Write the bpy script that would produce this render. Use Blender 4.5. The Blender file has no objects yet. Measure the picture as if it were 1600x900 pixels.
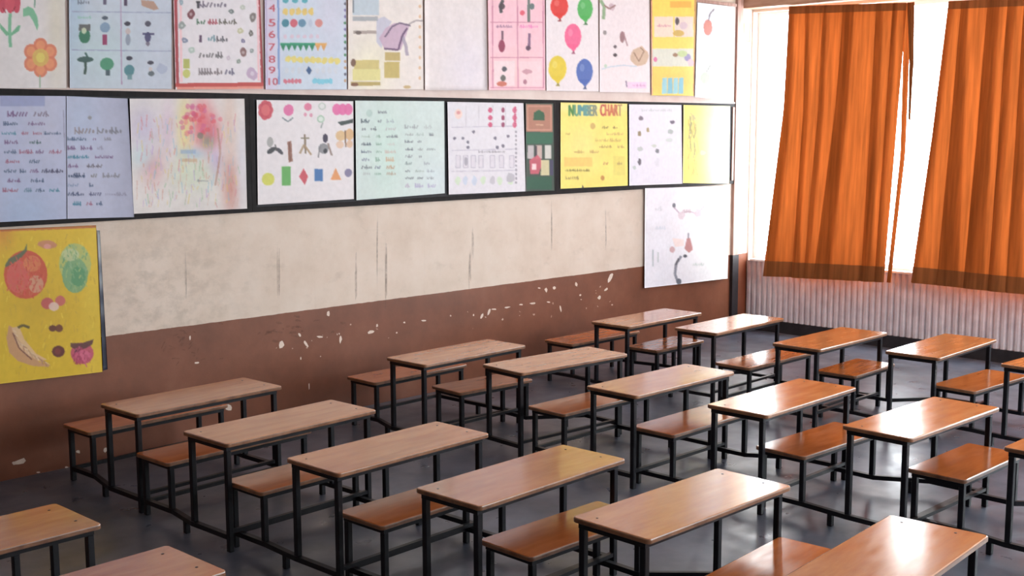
import bpy, bmesh, math, random
from mathutils import Vector, Matrix, noise
R = random.Random(7)
S = bpy.context.scene
COL = S.collection
# ------------------------------------------------------------------ camera
CAM = Vector((-5.6, -7.5898, 2.2168)); FPX = 1890.148
YAW, PITCH, ROLL = math.radians(45.03844), math.radians(7.50913), math.radians(-0.19398975)
fw = Vector((math.sin(YAW)*math.cos(PITCH), math.cos(YAW)*math.cos(PITCH), -math.sin(PITCH)))
rt = Vector((math.cos(YAW), -math.sin(YAW), 0)); up = rt.cross(fw)
rt, up = rt*math.cos(ROLL)+up*math.sin(ROLL), -rt*math.sin(ROLL)+up*math.cos(ROLL)
cd = bpy.data.cameras.new('camera'); co = bpy.data.objects.new('camera', cd); COL.objects.link(co)
m = Matrix((rt, up, -fw)).transposed().to_4x4(); m.translation = CAM
co.matrix_world = m; cd.lens = FPX/1600*36; cd.sensor_width = 36; cd.clip_start = .05
S.camera = co
# ------------------------------------------------------------------ sky (a bright overcast day) and exposure
S.view_settings.view_transform = 'Standard'; S.view_settings.look = 'None'
S.view_settings.gamma = 1; S.view_settings.use_curve_mapping = False
S.view_settings.exposure = 0.06
wd = bpy.data.worlds.new('sky'); S.world = wd; wd.use_nodes = True
bg = wd.node_tree.nodes['Background']
bg.inputs[0].default_value = (0.93, 0.965, 1.0, 1); bg.inputs[1].default_value = 14.0
XW, YN, XL, ZC = 5.692, -9.2, -7.4, 3.95       # window wall, wall behind the camera, left end, ceiling
SILL, HEAD, DADO, BASE = .783, 3.45, .842, .125
S.cycles.max_bounces = 8; S.cycles.diffuse_bounces = 5; S.cycles.glossy_bounces = 3
S.cycles.sample_clamp_indirect = 6; S.cycles.caustics_reflective = False; S.cycles.caustics_refractive = False
S.cycles.use_denoising = True
def portal(loc, rot, sx, sy):
    l = bpy.data.lights.new('window_portal', 'AREA'); l.shape = 'RECTANGLE'; l.size = sx; l.size_y = sy
    l.cycles.is_portal = True
    o = bpy.data.objects.new('window_portal', l); o.location = loc; o.rotation_euler = rot; COL.objects.link(o)
portal((XW+.14, -4.1, (SILL+HEAD)/2), (0, math.radians(90), 0), HEAD-SILL, 8.1)
portal((1.4, YN-.14, 2.45), (math.radians(90), 0, 0), 4.8, 1.7)  # portal for the added windows behind the camera

# ------------------------------------------------------------------ helpers
def lin(c):
    return tuple((v/255/12.92 if v/255 <= .04045 else ((v/255+.055)/1.055)**2.4) for v in c[:3])
def tag(o, label=None, cat=None, group=None, kind=None):
    if label: o['label'] = label
    if cat: o['category'] = cat
    if group: o['group'] = group
    if kind: o['kind'] = kind
    return o
def link(name, me, parent=None, loc=None, rotz=0):
    o = bpy.data.objects.new(name, me); COL.objects.link(o)
    if parent: o.parent = parent
    if loc is not None: o.location = loc
    if rotz: o.rotation_euler = (0, 0, rotz)
    return o
def mesh(name, verts, faces, mats, mi=None, cols=None, smooth=False):
    me = bpy.data.meshes.new(name); me.from_pydata([tuple(v) for v in verts], [], faces)
    for mm in (mats if isinstance(mats, (list, tuple)) else [mats]): me.materials.append(mm)
    if mi: me.polygons.foreach_set('material_index', mi)
    if cols:
        a = me.color_attributes.new('Col', 'FLOAT_COLOR', 'POINT')
        a.data.foreach_set('color', [x for c in cols for x in (c[0], c[1], c[2], 1)])
    if smooth: me.polygons.foreach_set('use_smooth', [True]*len(me.polygons))
    me.update(); return me
def box_vf(x0, x1, y0, y1, z0, z1):
    v = [(x, y, z) for z in (z0, z1) for y in (y0, y1) for x in (x0, x1)]
    return v, [(0,2,3,1),(4,5,7,6),(0,1,5,4),(2,6,7,3),(0,4,6,2),(1,3,7,5)]
def boxes(name, bl, mat):
    V, F = [], []
    for b in bl:
        v, f = box_vf(*b); n = len(V); V += v; F += [tuple(i+n for i in q) for q in f]
    return mesh(name, V, F, mat)
_cache = {}
def bev_box(name, sx, sy, sz, mats, r=.003, seg=1):
    key = (name, round(sx, 3), round(sy, 3), round(sz, 3))
    if key in _cache: return _cache[key]
    bm = bmesh.new(); bmesh.ops.create_cube(bm, size=1)
    bmesh.ops.scale(bm, vec=(sx, sy, sz), verts=bm.verts)
    bmesh.ops.bevel(bm, geom=bm.edges[:], offset=r, segments=seg, affect='EDGES', profile=.5)
    me = bpy.data.meshes.new(name); bm.to_mesh(me); bm.free()
    me.materials.append(mats); _cache[key] = me; return me
def slab(name, L, W, t, rc, rb, mtop, medge):
    """a board with rounded corners and a softened arris: x 0..L, y -W..0, top at z 0"""
    key = (name, round(L, 3), round(W, 3))
    if key in _cache: return _cache[key]
    def ring(ins, z):
        o = []
        for cx, cy, a0 in ((L-rc, -rc, 0), (rc, -rc, 90), (rc, -W+rc, 180), (L-rc, -W+rc, 270)):
            for k in range(6):
                a = math.radians(a0+k*18); o.append((cx+(rc-ins)*math.cos(a), cy+(rc-ins)*math.sin(a), z))
        return o
    rings = [ring(rb*.9, -t), ring(0, -t+rb*.6), ring(0, -rb), ring(rb*.3, -rb*.3), ring(rb, 0)]
    V = [p for r_ in rings for p in r_]; n = 24; F = [tuple(range(n-1, -1, -1))]; MI = [1]
    for k in range(4):
        for i in range(n):
            j = (i+1) % n; F.append((k*n+i, k*n+j, (k+1)*n+j, (k+1)*n+i)); MI.append(1 if k < 3 else 0)
    F.append(tuple(range(4*n, 5*n))); MI.append(0)
    me = mesh(name, V, F, [mtop, medge], MI); _cache[key] = me; return me

# ------------------------------------------------------------------ materials
def newmat(name):
    m = bpy.data.materials.new(name); m.use_nodes = True
    nt = m.node_tree; return m, nt, nt.nodes['Principled BSDF']
def nd(nt, t, **k):
    n = nt.nodes.new(t)
    for a, b in k.items(): setattr(n, a, b)
    return n
def noise_mat(name, c1, c2, scale=8, rough=.6, bump=.0, detail=6, stretch=(1,1,1), rr=None, metal=0, objrand=0., spec=.5, lo=.35, hi=.65, coat=0):
    m, nt, b = newmat(name); L = nt.links.new
    tc = nd(nt, 'ShaderNodeTexCoord'); mp = nd(nt, 'ShaderNodeMapping'); mp.inputs['Scale'].default_value = stretch
    L(tc.outputs['Object'], mp.inputs[0])
    vec = mp.outputs[0]
    oi = nd(nt, 'ShaderNodeObjectInfo')
    if objrand:
        va = nd(nt, 'ShaderNodeVectorMath', operation='ADD'); L(vec, va.inputs[0])
        sc = nd(nt, 'ShaderNodeMath', operation='MULTIPLY'); sc.inputs[1].default_value = 37; L(oi.outputs['Random'], sc.inputs[0])
        L(sc.outputs[0], va.inputs[1]); vec = va.outputs[0]
    n = nd(nt, 'ShaderNodeTexNoise'); n.inputs['Scale'].default_value = scale; n.inputs['Detail'].default_value = detail; n.inputs['Roughness'].default_value = .6
    L(vec, n.inputs['Vector'])
    cr = nd(nt, 'ShaderNodeValToRGB'); cr.color_ramp.elements[0].position = lo; cr.color_ramp.elements[1].position = hi
    cr.color_ramp.elements[0].color = (*lin(c1), 1); cr.color_ramp.elements[1].color = (*lin(c2), 1)
    L(n.outputs['Fac'], cr.inputs[0]); out = cr.outputs[0]
    if objrand:
        hs = nd(nt, 'ShaderNodeHueSaturation'); mr = nd(nt, 'ShaderNodeMapRange')
        mr.inputs[3].default_value = 1-objrand; mr.inputs[4].default_value = 1+objrand
        L(oi.outputs['Random'], mr.inputs[0]); L(mr.outputs[0], hs.inputs['Value']); L(out, hs.inputs['Color']); out = hs.outputs[0]
    L(out, b.inputs['Base Color']); b.inputs['Roughness'].default_value = rough; b.inputs['Metallic'].default_value = metal
    b.inputs['Specular IOR Level'].default_value = spec; b.inputs['Coat Weight'].default_value = coat; b.inputs['Coat Roughness'].default_value = .12; b.inputs['Coat IOR'].default_value = 1.6
    if rr:
        n2 = nd(nt, 'ShaderNodeTexNoise'); n2.inputs['Scale'].default_value = 5; n2.inputs['Detail'].default_value = 4; L(vec, n2.inputs['Vector'])
        mr = nd(nt, 'ShaderNodeMapRange'); mr.inputs[1].default_value = .3; mr.inputs[2].default_value = .7
        mr.inputs[3].default_value = rr[0]; mr.inputs[4].default_value = rr[1]; L(n2.outputs['Fac'], mr.inputs[0]); L(mr.outputs[0], b.inputs['Roughness'])
    if bump:
        bp = nd(nt, 'ShaderNodeBump'); bp.inputs['Strength'].default_value = bump; bp.inputs['Distance'].default_value = .01
        L(n.outputs['Fac'], bp.inputs['Height']); L(bp.outputs[0], b.inputs['Normal'])
    return m
M = {}
M['top'] = noise_mat('brown_laminate', (178, 108, 64), (200, 132, 84), 3, .2, stretch=(1, 5, 1), rr=(.12, .22), objrand=.07, spec=.6, coat=.25)
M['seat'] = noise_mat('orange_brown_laminate', (166, 88, 42), (190, 108, 56), 3, .2, stretch=(1, 5, 1), rr=(.12, .24), objrand=.07, spec=.8)
M['edge'] = noise_mat('board_edge', (104, 68, 46), (146, 102, 72), 14, .28, objrand=.1, spec=.8)
M['steel'] = noise_mat('black_painted_steel', (9, 9, 14), (18, 18, 26), 20, .35, rr=(.32, .5), spec=.35)
M['floor'] = noise_mat('grey_floor', (54, 57, 70), (98, 101, 116), 2.2, .35, bump=.03, detail=9, spec=.9, rr=(.26, .44), lo=.3, hi=.7)
M['ceil'] = noise_mat('ceiling_paint', (226, 222, 216), (236, 232, 228), 3, .9)
M['cream'] = noise_mat('cream_paint', (214, 204, 196), (232, 224, 216), 4, .8)
M['rib'] = noise_mat('lilac_grey_panel', (204, 194, 199), (226, 217, 221), 6, .5)
M['dark'] = noise_mat('dark_skirting', (28, 26, 30), (46, 42, 46), 9, .5)
M['frame'] = noise_mat('dark_board_frame', (16, 13, 15), (34, 28, 30), 7, .6, stretch=(3, 1, 1), spec=.2)
M['boardblack'] = noise_mat('dark_board_face', (40, 42, 46), (56, 56, 62), 7, .7)
M['boardpale'] = noise_mat('pale_board_face', (226, 206, 200), (238, 222, 216), 5, .8)
M['trim'] = noise_mat('brown_wood_trim', (160, 122, 110), (188, 152, 140), 8, .55, stretch=(4, 4, .5))
M['pelmet'] = noise_mat('pelmet_wood', (168, 122, 96), (198, 158, 134), 5, .6, stretch=(4, .5, 4))
M['white'] = noise_mat('white_window_frame', (232, 236, 238), (244, 246, 248), 5, .5)

W_SCUFF = (-1.45, 0, 1.08)
def wall_mat():
    m, nt, b = newmat('painted_plaster'); L = nt.links.new
    tc = nd(nt, 'ShaderNodeTexCoord'); sp = nd(nt, 'ShaderNodeSeparateXYZ'); L(tc.outputs['Object'], sp.inputs[0])
    def nz(scale, detail, st=(1, 1, 1)):
        mp = nd(nt, 'ShaderNodeMapping'); mp.inputs['Scale'].default_value = st; L(tc.outputs['Object'], mp.inputs[0])
        n = nd(nt, 'ShaderNodeTexNoise'); n.inputs['Scale'].default_value = scale; n.inputs['Detail'].default_value = detail
        n.inputs['Roughness'].default_value = .65; L(mp.outputs[0], n.inputs['Vector']); return n.outputs['Fac']
    def ramp(f, stops):
        cr = nd(nt, 'ShaderNodeValToRGB'); e = cr.color_ramp.elements
        e[0].position, e[1].position = stops[0][0], stops[-1][0]; e[0].color = (*lin(stops[0][1]), 1); e[1].color = (*lin(stops[-1][1]), 1)
        for p, c in stops[1:-1]:
            q = e.new(p); q.color = (*lin(c), 1)
        L(f, cr.inputs[0]); return cr.outputs[0]
    def mix(f, a, c):
        x = nd(nt, 'ShaderNodeMix', data_type='RGBA'); L(f, x.inputs[0]); L(a, x.inputs[6]); L(c, x.inputs[7]); return x.outputs[2]
    cream = ramp(nz(2.4, 9), [(.3, (218, 199, 183)), (.52, (229, 212, 198)), (.7, (235, 220, 208))])
    grime = ramp(nz(5, 10, (1, 1, 1.6)), [(.56, (0, 0, 0)), (.75, (150, 150, 150))])
    dirt = nd(nt, 'ShaderNodeRGB'); dirt.outputs[0].default_value = (*lin((168, 156, 140)), 1)
    cream = mix(grime, cream, dirt.outputs[0])
    # scuffs gathered where children lean, right of the fruit poster
    vd = nd(nt, 'ShaderNodeVectorMath', operation='DISTANCE'); vd.inputs[1].default_value = tuple(W_SCUFF); L(tc.outputs['Object'], vd.inputs[0])
    mm = nd(nt, 'ShaderNodeMapRange'); mm.inputs[1].default_value = .15; mm.inputs[2].default_value = .95; mm.inputs[3].default_value = .26; mm.inputs[4].default_value = 0; L(vd.outputs['Value'], mm.inputs[0])
    ml = nd(nt, 'ShaderNodeMath', operation='MULTIPLY'); L(ramp(nz(8, 12, (1, 1, 1.4)), [(.45, (0, 0, 0)), (.62, (255, 255, 255))]), ml.inputs[0]); L(mm.outputs[0], ml.inputs[1])
    dk = nd(nt, 'ShaderNodeRGB'); dk.outputs[0].default_value = (*lin((134, 122, 106)), 1)
    cream = mix(ml.outputs[0], cream, dk.outputs[0])
    drip = ramp(nz(3.2, 5, (6, 1, .25)), [(.60, (0, 0, 0)), (.72, (70, 70, 70))])
    cream = mix(drip, cream, dirt.outputs[0])
    brown = ramp(nz(2.0, 9), [(.3, (112, 66, 46)), (.55, (130, 78, 56)), (.75, (142, 92, 70))])
    g2 = ramp(nz(7, 8), [(.62, (0, 0, 0)), (.8, (160, 160, 160))])
    d2 = nd(nt, 'ShaderNodeRGB'); d2.outputs[0].default_value = (*lin((88, 62, 50)), 1)
    brown = mix(g2, brown, d2.outputs[0])
    w = nd(nt, 'ShaderNodeMath', operation='MULTIPLY_ADD'); L(nz(9, 3), w.inputs[0]); w.inputs[1].default_value = .012; L(sp.outputs[2], w.inputs[2])
    g = nd(nt, 'ShaderNodeMath', operation='GREATER_THAN'); L(w.outputs[0], g.inputs[0]); g.inputs[1].default_value = DADO+.006
    L(mix(g.outputs[0], brown, cream), b.inputs['Base Color'])
    rr = nd(nt, 'ShaderNodeMapRange'); rr.inputs[3].default_value = .42; rr.inputs[4].default_value = .75; L(g.outputs[0], rr.inputs[0]); L(rr.outputs[0], b.inputs['Roughness'])
    bp = nd(nt, 'ShaderNodeBump'); bp.inputs['Strength'].default_value = .12; bp.inputs['Distance'].default_value = .01
    L(nz(14, 8), bp.inputs['Height']); L(bp.outputs[0], b.inputs['Normal'])
    return m
M['wall'] = wall_mat()
def paint_attr(name, rough=.7, alpha=None):
    m, nt, b = newmat(name); a = nd(nt, 'ShaderNodeAttribute', attribute_name='Col')
    n = nd(nt, 'ShaderNodeTexNoise'); n.inputs['Scale'].default_value = 26; n.inputs['Detail'].default_value = 6
    tc = nd(nt, 'ShaderNodeTexCoord'); nt.links.new(tc.outputs['Object'], n.inputs['Vector'])
    mr = nd(nt, 'ShaderNodeMapRange'); mr.inputs[1].default_value = .3; mr.inputs[2].default_value = .7; mr.inputs[3].default_value = .97; mr.inputs[4].default_value = 1.05
    nt.links.new(n.outputs['Fac'], mr.inputs[0])
    hs = nd(nt, 'ShaderNodeHueSaturation'); nt.links.new(a.outputs['Color'], hs.inputs['Color']); nt.links.new(mr.outputs[0], hs.inputs['Value'])
    nt.links.new(hs.outputs[0], b.inputs['Base Color']); b.inputs['Roughness'].default_value = rough
    if alpha:
        mr2 = nd(nt, 'ShaderNodeMapRange'); mr2.inputs[1].default_value = .35; mr2.inputs[2].default_value = .65
        mr2.inputs[3].default_value = alpha*.4; mr2.inputs[4].default_value = min(1, alpha*1.3)
        nt.links.new(n.outputs['Fac'], mr2.inputs[0]); nt.links.new(mr2.outputs[0], b.inputs['Alpha'])
    return m
M['paper'] = paint_attr('poster_paper', .55)
M['chip'] = paint_attr('wall_marks', .8)
M['stain'] = paint_attr('wall_stains', .8, .2)
def cloth(name, c, trans, c2=None):
    m = bpy.data.materials.new(name); m.use_nodes = True; nt = m.node_tree; nt.nodes.clear(); L = nt.links.new
    out = nd(nt, 'ShaderNodeOutputMaterial'); mx = nd(nt, 'ShaderNodeMixShader'); mx.inputs[0].default_value = trans
    d = nd(nt, 'ShaderNodeBsdfDiffuse'); t = nd(nt, 'ShaderNodeBsdfTranslucent')
    tc = nd(nt, 'ShaderNodeTexCoord'); mp = nd(nt, 'ShaderNodeMapping'); mp.inputs['Scale'].default_value = (1, 9, .5)
    n = nd(nt, 'ShaderNodeTexNoise'); n.inputs['Scale'].default_value = 3; n.inputs['Detail'].default_value = 6
    L(tc.outputs['Object'], mp.inputs[0]); L(mp.outputs[0], n.inputs['Vector'])
    cr = nd(nt, 'ShaderNodeValToRGB'); cr.color_ramp.elements[0].position = .3; cr.color_ramp.elements[1].position = .7
    cr.color_ramp.elements[0].color = (*lin([v*.78 for v in c]), 1); cr.color_ramp.elements[1].color = (*lin(c), 1)
    L(n.outputs['Fac'], cr.inputs[0]); L(cr.outputs[0], d.inputs[0]); L(cr.outputs[0], t.inputs[0])
    L(d.outputs[0], mx.inputs[1]); L(t.outputs[0], mx.inputs[2]); L(mx.outputs[0], out.inputs[0]); return m
M['cur'] = cloth('orange_curtain_cloth', (203, 104, 47), .105)
M['hem'] = cloth('doubled_curtain_cloth', (150, 86, 48), .04)
def glass():
    m = bpy.data.materials.new('window_glass'); m.use_nodes = True; nt = m.node_tree; nt.nodes.clear(); L = nt.links.new
    out = nd(nt, 'ShaderNodeOutputMaterial'); mx = nd(nt, 'ShaderNodeMixShader'); mx.inputs[0].default_value = .06
    t = nd(nt, 'ShaderNodeBsdfTransparent'); t.inputs[0].default_value = (.96, .98, .98, 1)
    g = nd(nt, 'ShaderNodeBsdfGlossy'); g.inputs['Roughness'].default_value = .02
    L(t.outputs[0], mx.inputs[1]); L(g.outputs[0], mx.inputs[2]); L(mx.outputs[0], out.inputs[0]); return m
M['glass'] = glass()

# ------------------------------------------------------------------ room shell
def struct(name, me, parent=None):
    return tag(link(name, me, parent), kind='structure')
floor = struct('floor', boxes('floor', [(XL-.2, XW+.2, YN-.2, .2, -.1, 0)], M['floor']))
struct('ceiling', boxes('ceiling', [(XL-.2, XW+.2, YN-.2, .2, ZC, ZC+.1)], M['ceil']))
wall_left = struct('wall_left', boxes('wall_left', [(XL-.2, XW+.2, 0, .2, 0, ZC)], M['wall']))
struct('wall_far_left', boxes('wall_far_left', [(XL-.2, XL, YN, 0, 0, ZC)], M['wall']))
wall_right = struct('wall_right', boxes('wall_right', [(XW, XW+.2, YN, 0, 0, SILL-.02), (XW, XW+.2, YN, 0, HEAD, ZC),
    (XW, XW+.2, -.015, 0, SILL-.02, HEAD), (XW, XW+.2, YN, -8.15, SILL-.02, HEAD)], M['cream']))
struct('wall_back', boxes('wall_back', [(XL, XW, YN-.2, YN, 0, 1.6), (XL, XW, YN-.2, YN, 3.3, ZC),
    (XL, -1.0, YN-.2, YN, 1.6, 3.3), (3.8, XW, YN-.2, YN, 1.6, 3.3)], M['wall']))  # opening left for the added frontal-light windows
struct('baseboard_right', boxes('baseboard_right', [(XW-.045, XW-.001, -8.6, -.001, 0.0, BASE)], M['dark']))
# ribbed cladding under the window sill (ribs under ten pixels wide: joined)
V, F = [], []
y = -.01; k = 0
while y > -8.5:
    for dy, dx in ((0, .006), (-.016, .026), (-.042, .026), (-.058, .006)):
        V += [(XW-dx, y+dy, BASE), (XW-dx, y+dy, SILL-.02)]
    y -= .068
for i in range(len(V)//2-1): F.append((2*i, 2*i+1, 2*i+3, 2*i+2))
rib = link('ribbed_cladding', mesh('ribbed_cladding', V, F, M['rib']), wall_right); rib['kind'] = 'stuff'
link('window_sill', boxes('window_sill', [(XW-.035, XW+.2, -8.15, -.06, SILL-.02, SILL)], M['white']), wall_right)

def window(n, axis, a0, a1, z0, z1, at, mull):
    """a framed window in the plane x=at (axis 'y') or y=at (axis 'x')"""
    f = .045
    def bb(u0, u1, w0, w1, d=.025):
        return (at-d, at+d, min(u0, u1), max(u0, u1), w0, w1) if axis == 'y' else (min(u0, u1), max(u0, u1), at-d, at+d, w0, w1)
    fr = struct('window_%d' % n, boxes('window_frame', [bb(a0, a1, z0, z0+f), bb(a0, a1, z1-f, z1), bb(a0, a0+f, z0+f, z1-f), bb(a1-f, a1, z0+f, z1-f)], M['white']))
    xs = [a0+f]+[a0+(a1-a0)*q for q in mull]+[a1-f]
    for i in range(len(xs)-1):
        link('pane', boxes('pane', [bb(xs[i]+.001, xs[i+1]-.001, z0+f, z1-f, .002)], M['glass']), fr)
        if i: link('mullion', boxes('mullion', [bb(xs[i]-.02, xs[i]+.02, z0+f, z1-f, .022)], M['white']), fr)
window(1, 'y', -1.10, -.015, SILL, HEAD, XW+.12, [])
window(2, 'y', -3.90, -1.10, SILL, HEAD, XW+.12, [.22, .45])
window(3, 'y', -6.00, -3.90, SILL, HEAD, XW+.12, [.33, .66])
window(4, 'y', -8.15, -6.00, SILL, HEAD, XW+.12, [.33, .66])
for k in range(2): window(5+k, 'x', -1.0+2.4*k, 1.4+2.4*k, 1.6, 3.3, YN-.1, [.5])  # unseen pair added behind the camera to throw frontal light on the posters

# points on the two walls that stand behind a given line of sight: used once, to lay out the flat things that hang on them
def ray(px, py): return fw+rt*((px-800)/FPX)-up*((py-450)/FPX)
def W(px, py, d=.02):
    r = ray(px, py); k = (-d-CAM.y)/r.y; return CAM+r*k
def P(px, py, d=.1):
    r = ray(px, py); k = (XW-d-CAM.x)/r.x; return CAM+r*k

# wooden batten near the corner and dark lower part
tb = W(1151, 300, .03).x
tr = struct('trim_1', boxes('trim_1', [(tb-.05, tb+.05, -.035, -.001, DADO, 3.6)], M['trim']))
link('batten_foot', boxes('batten_foot', [(tb-.055, tb+.055, -.037, -.001, 0, DADO)], M['dark']), tr)

# ------------------------------------------------------------------ display boards
RZ0, RZ1, RZ2 = 1.636, 2.454, W(1148, 8, .02).z
def board(x0, x1, z0, z1, face, label, w=.036, lw=.036):
    e = link('display_board', boxes('board_face', [(x0, x1, -.012, -.001, z0, z1)], face))
    tag(e, label, 'board', 'framed display boards on the long wall')
    link('frame_rail', boxes('frame_rail', [(x0, x1, -.026, -.012, z1-w*.5, z1+w*.5)], M['frame']), e)
    link('frame_rail', boxes('frame_rail', [(x0, x1, -.026, -.012, z0-w*.5, z0+w*.5)], M['frame']), e)
    for xx in (x0, x1): link('frame_stile', boxes('frame_stile', [(min(xx, xx+(lw if xx == x0 else -lw)), max(xx, xx+(lw if xx == x0 else -lw)), -.026, -.012, z0+w*.5, z1-w*.5)], M['trim' if xx == xc else 'frame']), e)
    return e
xa = W(391, 240, .02).x; xb = W(869, 230, .02).x; xc = tb-.056
board(-5.6, xa-.001, RZ0, RZ1, M['boardblack'], 'dark framed display board holding blue handwritten sheets at left end of wall')
board(xa+.001, xb-.001, RZ0, RZ1, M['boardblack'], 'dark framed display board holding the shapes and insects chart, middle of lower row')
board(xb+.001, xc, RZ0, RZ1, M['boardblack'], 'dark framed display board with yellow number chart, nearest the window')
ub = link('display_board', boxes('board_face', [(-5.6, xc, -.012, -.001, RZ1+.02, RZ2)], M['boardpale']))
tag(ub, 'long pale display board above the dark boards, holding the upper poster row', 'board', 'framed display boards on the long wall')
link('frame_rail', boxes('frame_rail', [(-5.6, xc, -.026, -.012, RZ2-.015, RZ2+.015)], M['trim']), ub)
link('ledge', boxes('ledge', [(-5.6, xc, -.026, -.012, RZ1+.0185, RZ1+.034)], M['boardpale']), ub)

# ------------------------------------------------------------------ posters
import numpy as np
fwn, rtn, upn, camn = (np.array(v) for v in (fw, rt, up, CAM))
def Wn(X, Y, D):
    """many points at once on the plane D in front of the long wall"""
    r = fwn+np.multiply.outer((X-800)/FPX, rtn)-np.multiply.outer((Y-450)/FPX, upn)
    k = (-D-camn[1])/r[..., 1]; return camn+r*k[..., None]
class Draw:
    """a little canvas: what is drawn becomes the colours of the sheet of paper"""
    SS = 2
    def __init__(s, bb, base):
        s.x0, s.x1, s.y0, s.y1 = bb
        s.w, s.h = int((s.x1-s.x0)*s.SS)+2, int((s.y1-s.y0)*s.SS)+2
        s.a = base; s.ops = []; s.alpha = 1
    def poly(s, pts, c, lay=0): s.ops.append((lay, len(s.ops), [pts], c))
    def flush(s):
        for lay, _, tris, c in sorted(s.ops, key=lambda o: (o[0], o[1])):
            c = np.array(c[:3], float)
            for pts in tris:
                p = [((x-s.x0)*s.SS, (y-s.y0)*s.SS) for x, y in pts]
                xa = max(0, int(min(q[0] for q in p))-1); xb = min(s.w, int(max(q[0] for q in p))+2)
                ya = max(0, int(min(q[1] for q in p))-1); yb = min(s.h, int(max(q[1] for q in p))+2)
                if xa >= xb or ya >= yb: continue
                X, Y = np.meshgrid(np.arange(xa, xb)+.5, np.arange(ya, yb)+.5); ins = np.zeros(X.shape, bool)
                for (ax, ay), (bx, by) in zip(p, p[1:]+p[:1]):
                    if ay == by: continue
                    ins ^= ((ay > Y) != (by > Y)) & (X < (bx-ax)*(Y-ay)/(by-ay)+ax)
                sub = s.a[ya:yb, xa:xb]; sub[ins] = sub[ins]*(1-s.alpha)+c*s.alpha
        for _ in range(2):                                             # felt pen and paint bleed into paper a little
            q = np.pad(s.a, ((1, 1), (1, 1), (0, 0)), mode='edge')
            s.a = (q[1:-1, 1:-1]*2+q[:-2, 1:-1]+q[2:, 1:-1]+q[1:-1, :-2]+q[1:-1, 2:])/6
    def ell(s, cx, cy, rx, ry, c, lay=0, n=14, rot=0):
        ca, sa = math.cos(rot), math.sin(rot)
        s.poly([(cx+rx*math.cos(a)*ca-ry*math.sin(a)*sa, cy+rx*math.cos(a)*sa+ry*math.sin(a)*ca) for a in [2*math.pi*k/n for k in range(n)]], c, lay)
    def blob(s, cx, cy, rx, ry, c, lay=0, j=.25, n=10):
        s.poly([(cx+rx*math.cos(a)*(1+R.uniform(-j, j)), cy+ry*math.sin(a)*(1+R.uniform(-j, j))) for a in [2*math.pi*k/n for k in range(n)]], c, lay)
    def line(s, x0, y0, x1, y1, w, c, lay=0):
        L = math.hypot(x1-x0, y1-y0) or 1; nx, ny = -(y1-y0)/L*w/2, (x1-x0)/L*w/2
        s.poly([(x0+nx, y0+ny), (x1+nx, y1+ny), (x1-nx, y1-ny), (x0-nx, y0-ny)], c, lay)
    def path(s, pts, w, c, lay=0):
        for a, b in zip(pts, pts[1:]): s.line(*a, *b, w, c, lay)
    def rect(s, x0, y0, x1, y1, c, lay=0): s.poly([(x0, y0), (x1, y0), (x1, y1), (x0, y1)], c, lay)
    def frame(s, x0, y0, x1, y1, w, c, lay=0):
        s.path([(x0, y0), (x1, y0), (x1, y1), (x0, y1), (x0, y0)], w, c, lay)
    def word(s, x0, x1, y, h, c, lay=0, sl=0.0):
        """one handwritten word too blurred to read: a run of pen strokes"""
        x = x0
        while x < x1-.8:
            w = R.uniform(1.8, 2.8)*h/6; y0 = y+sl*(x-x0); k = R.random()
            if k < .35: s.line(x, y0-h/2, x, y0+h/2, h*.22, c, lay); s.line(x, y0-h*.1, min(x+w, x1), y0+h*.35, h*.2, c, lay)
            elif k < .7: s.ell(x+w*.5, y0+h*.12, w*.42, h*.3, c, lay, 6)
            else: s.line(x, y0+h*.4, x+w*.7, y0-h*.3, h*.22, c, lay)
            x += w*1.25
    def text(s, t, x0, x1, y0, y1, cols, lay=0, bold=.25):
        """legible lettering fitted into a box"""
        cu = bpy.data.curves.new('t', 'FONT'); cu.body = t; cu.size = 1
        ob = bpy.data.objects.new('t', cu); COL.objects.link(ob)
        dg = bpy.context.evaluated_depsgraph_get(); me = ob.evaluated_get(dg).to_mesh()
        vs = [(v.co.x, v.co.y) for v in me.vertices]; fs = [tuple(p.vertices) for p in me.polygons]
        ax0, ax1 = min(v[0] for v in vs), max(v[0] for v in vs); ay0, ay1 = min(v[1] for v in vs), max(v[1] for v in vs)
        for f in fs:
            p = [(x0+(vs[i][0]-ax0)/(ax1-ax0)*(x1-x0), y1-(vs[i][1]-ay0)/(ay1-ay0)*(y1-y0)) for i in f]
            u = (sum(q[0] for q in p)/len(p)-x0)/(x1-x0); cc = cols[min(len(cols)-1, max(0, int(u*len(cols))))]
            for ox, oy in ((0, 0), (bold, 0), (-bold, 0), (0, bold*.6)): s.poly([(q[0]+ox, q[1]+oy) for q in p], cc, lay)
        ob.evaluated_get(dg).to_mesh_clear(); bpy.data.objects.remove(ob); bpy.data.curves.remove(cu)
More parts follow.
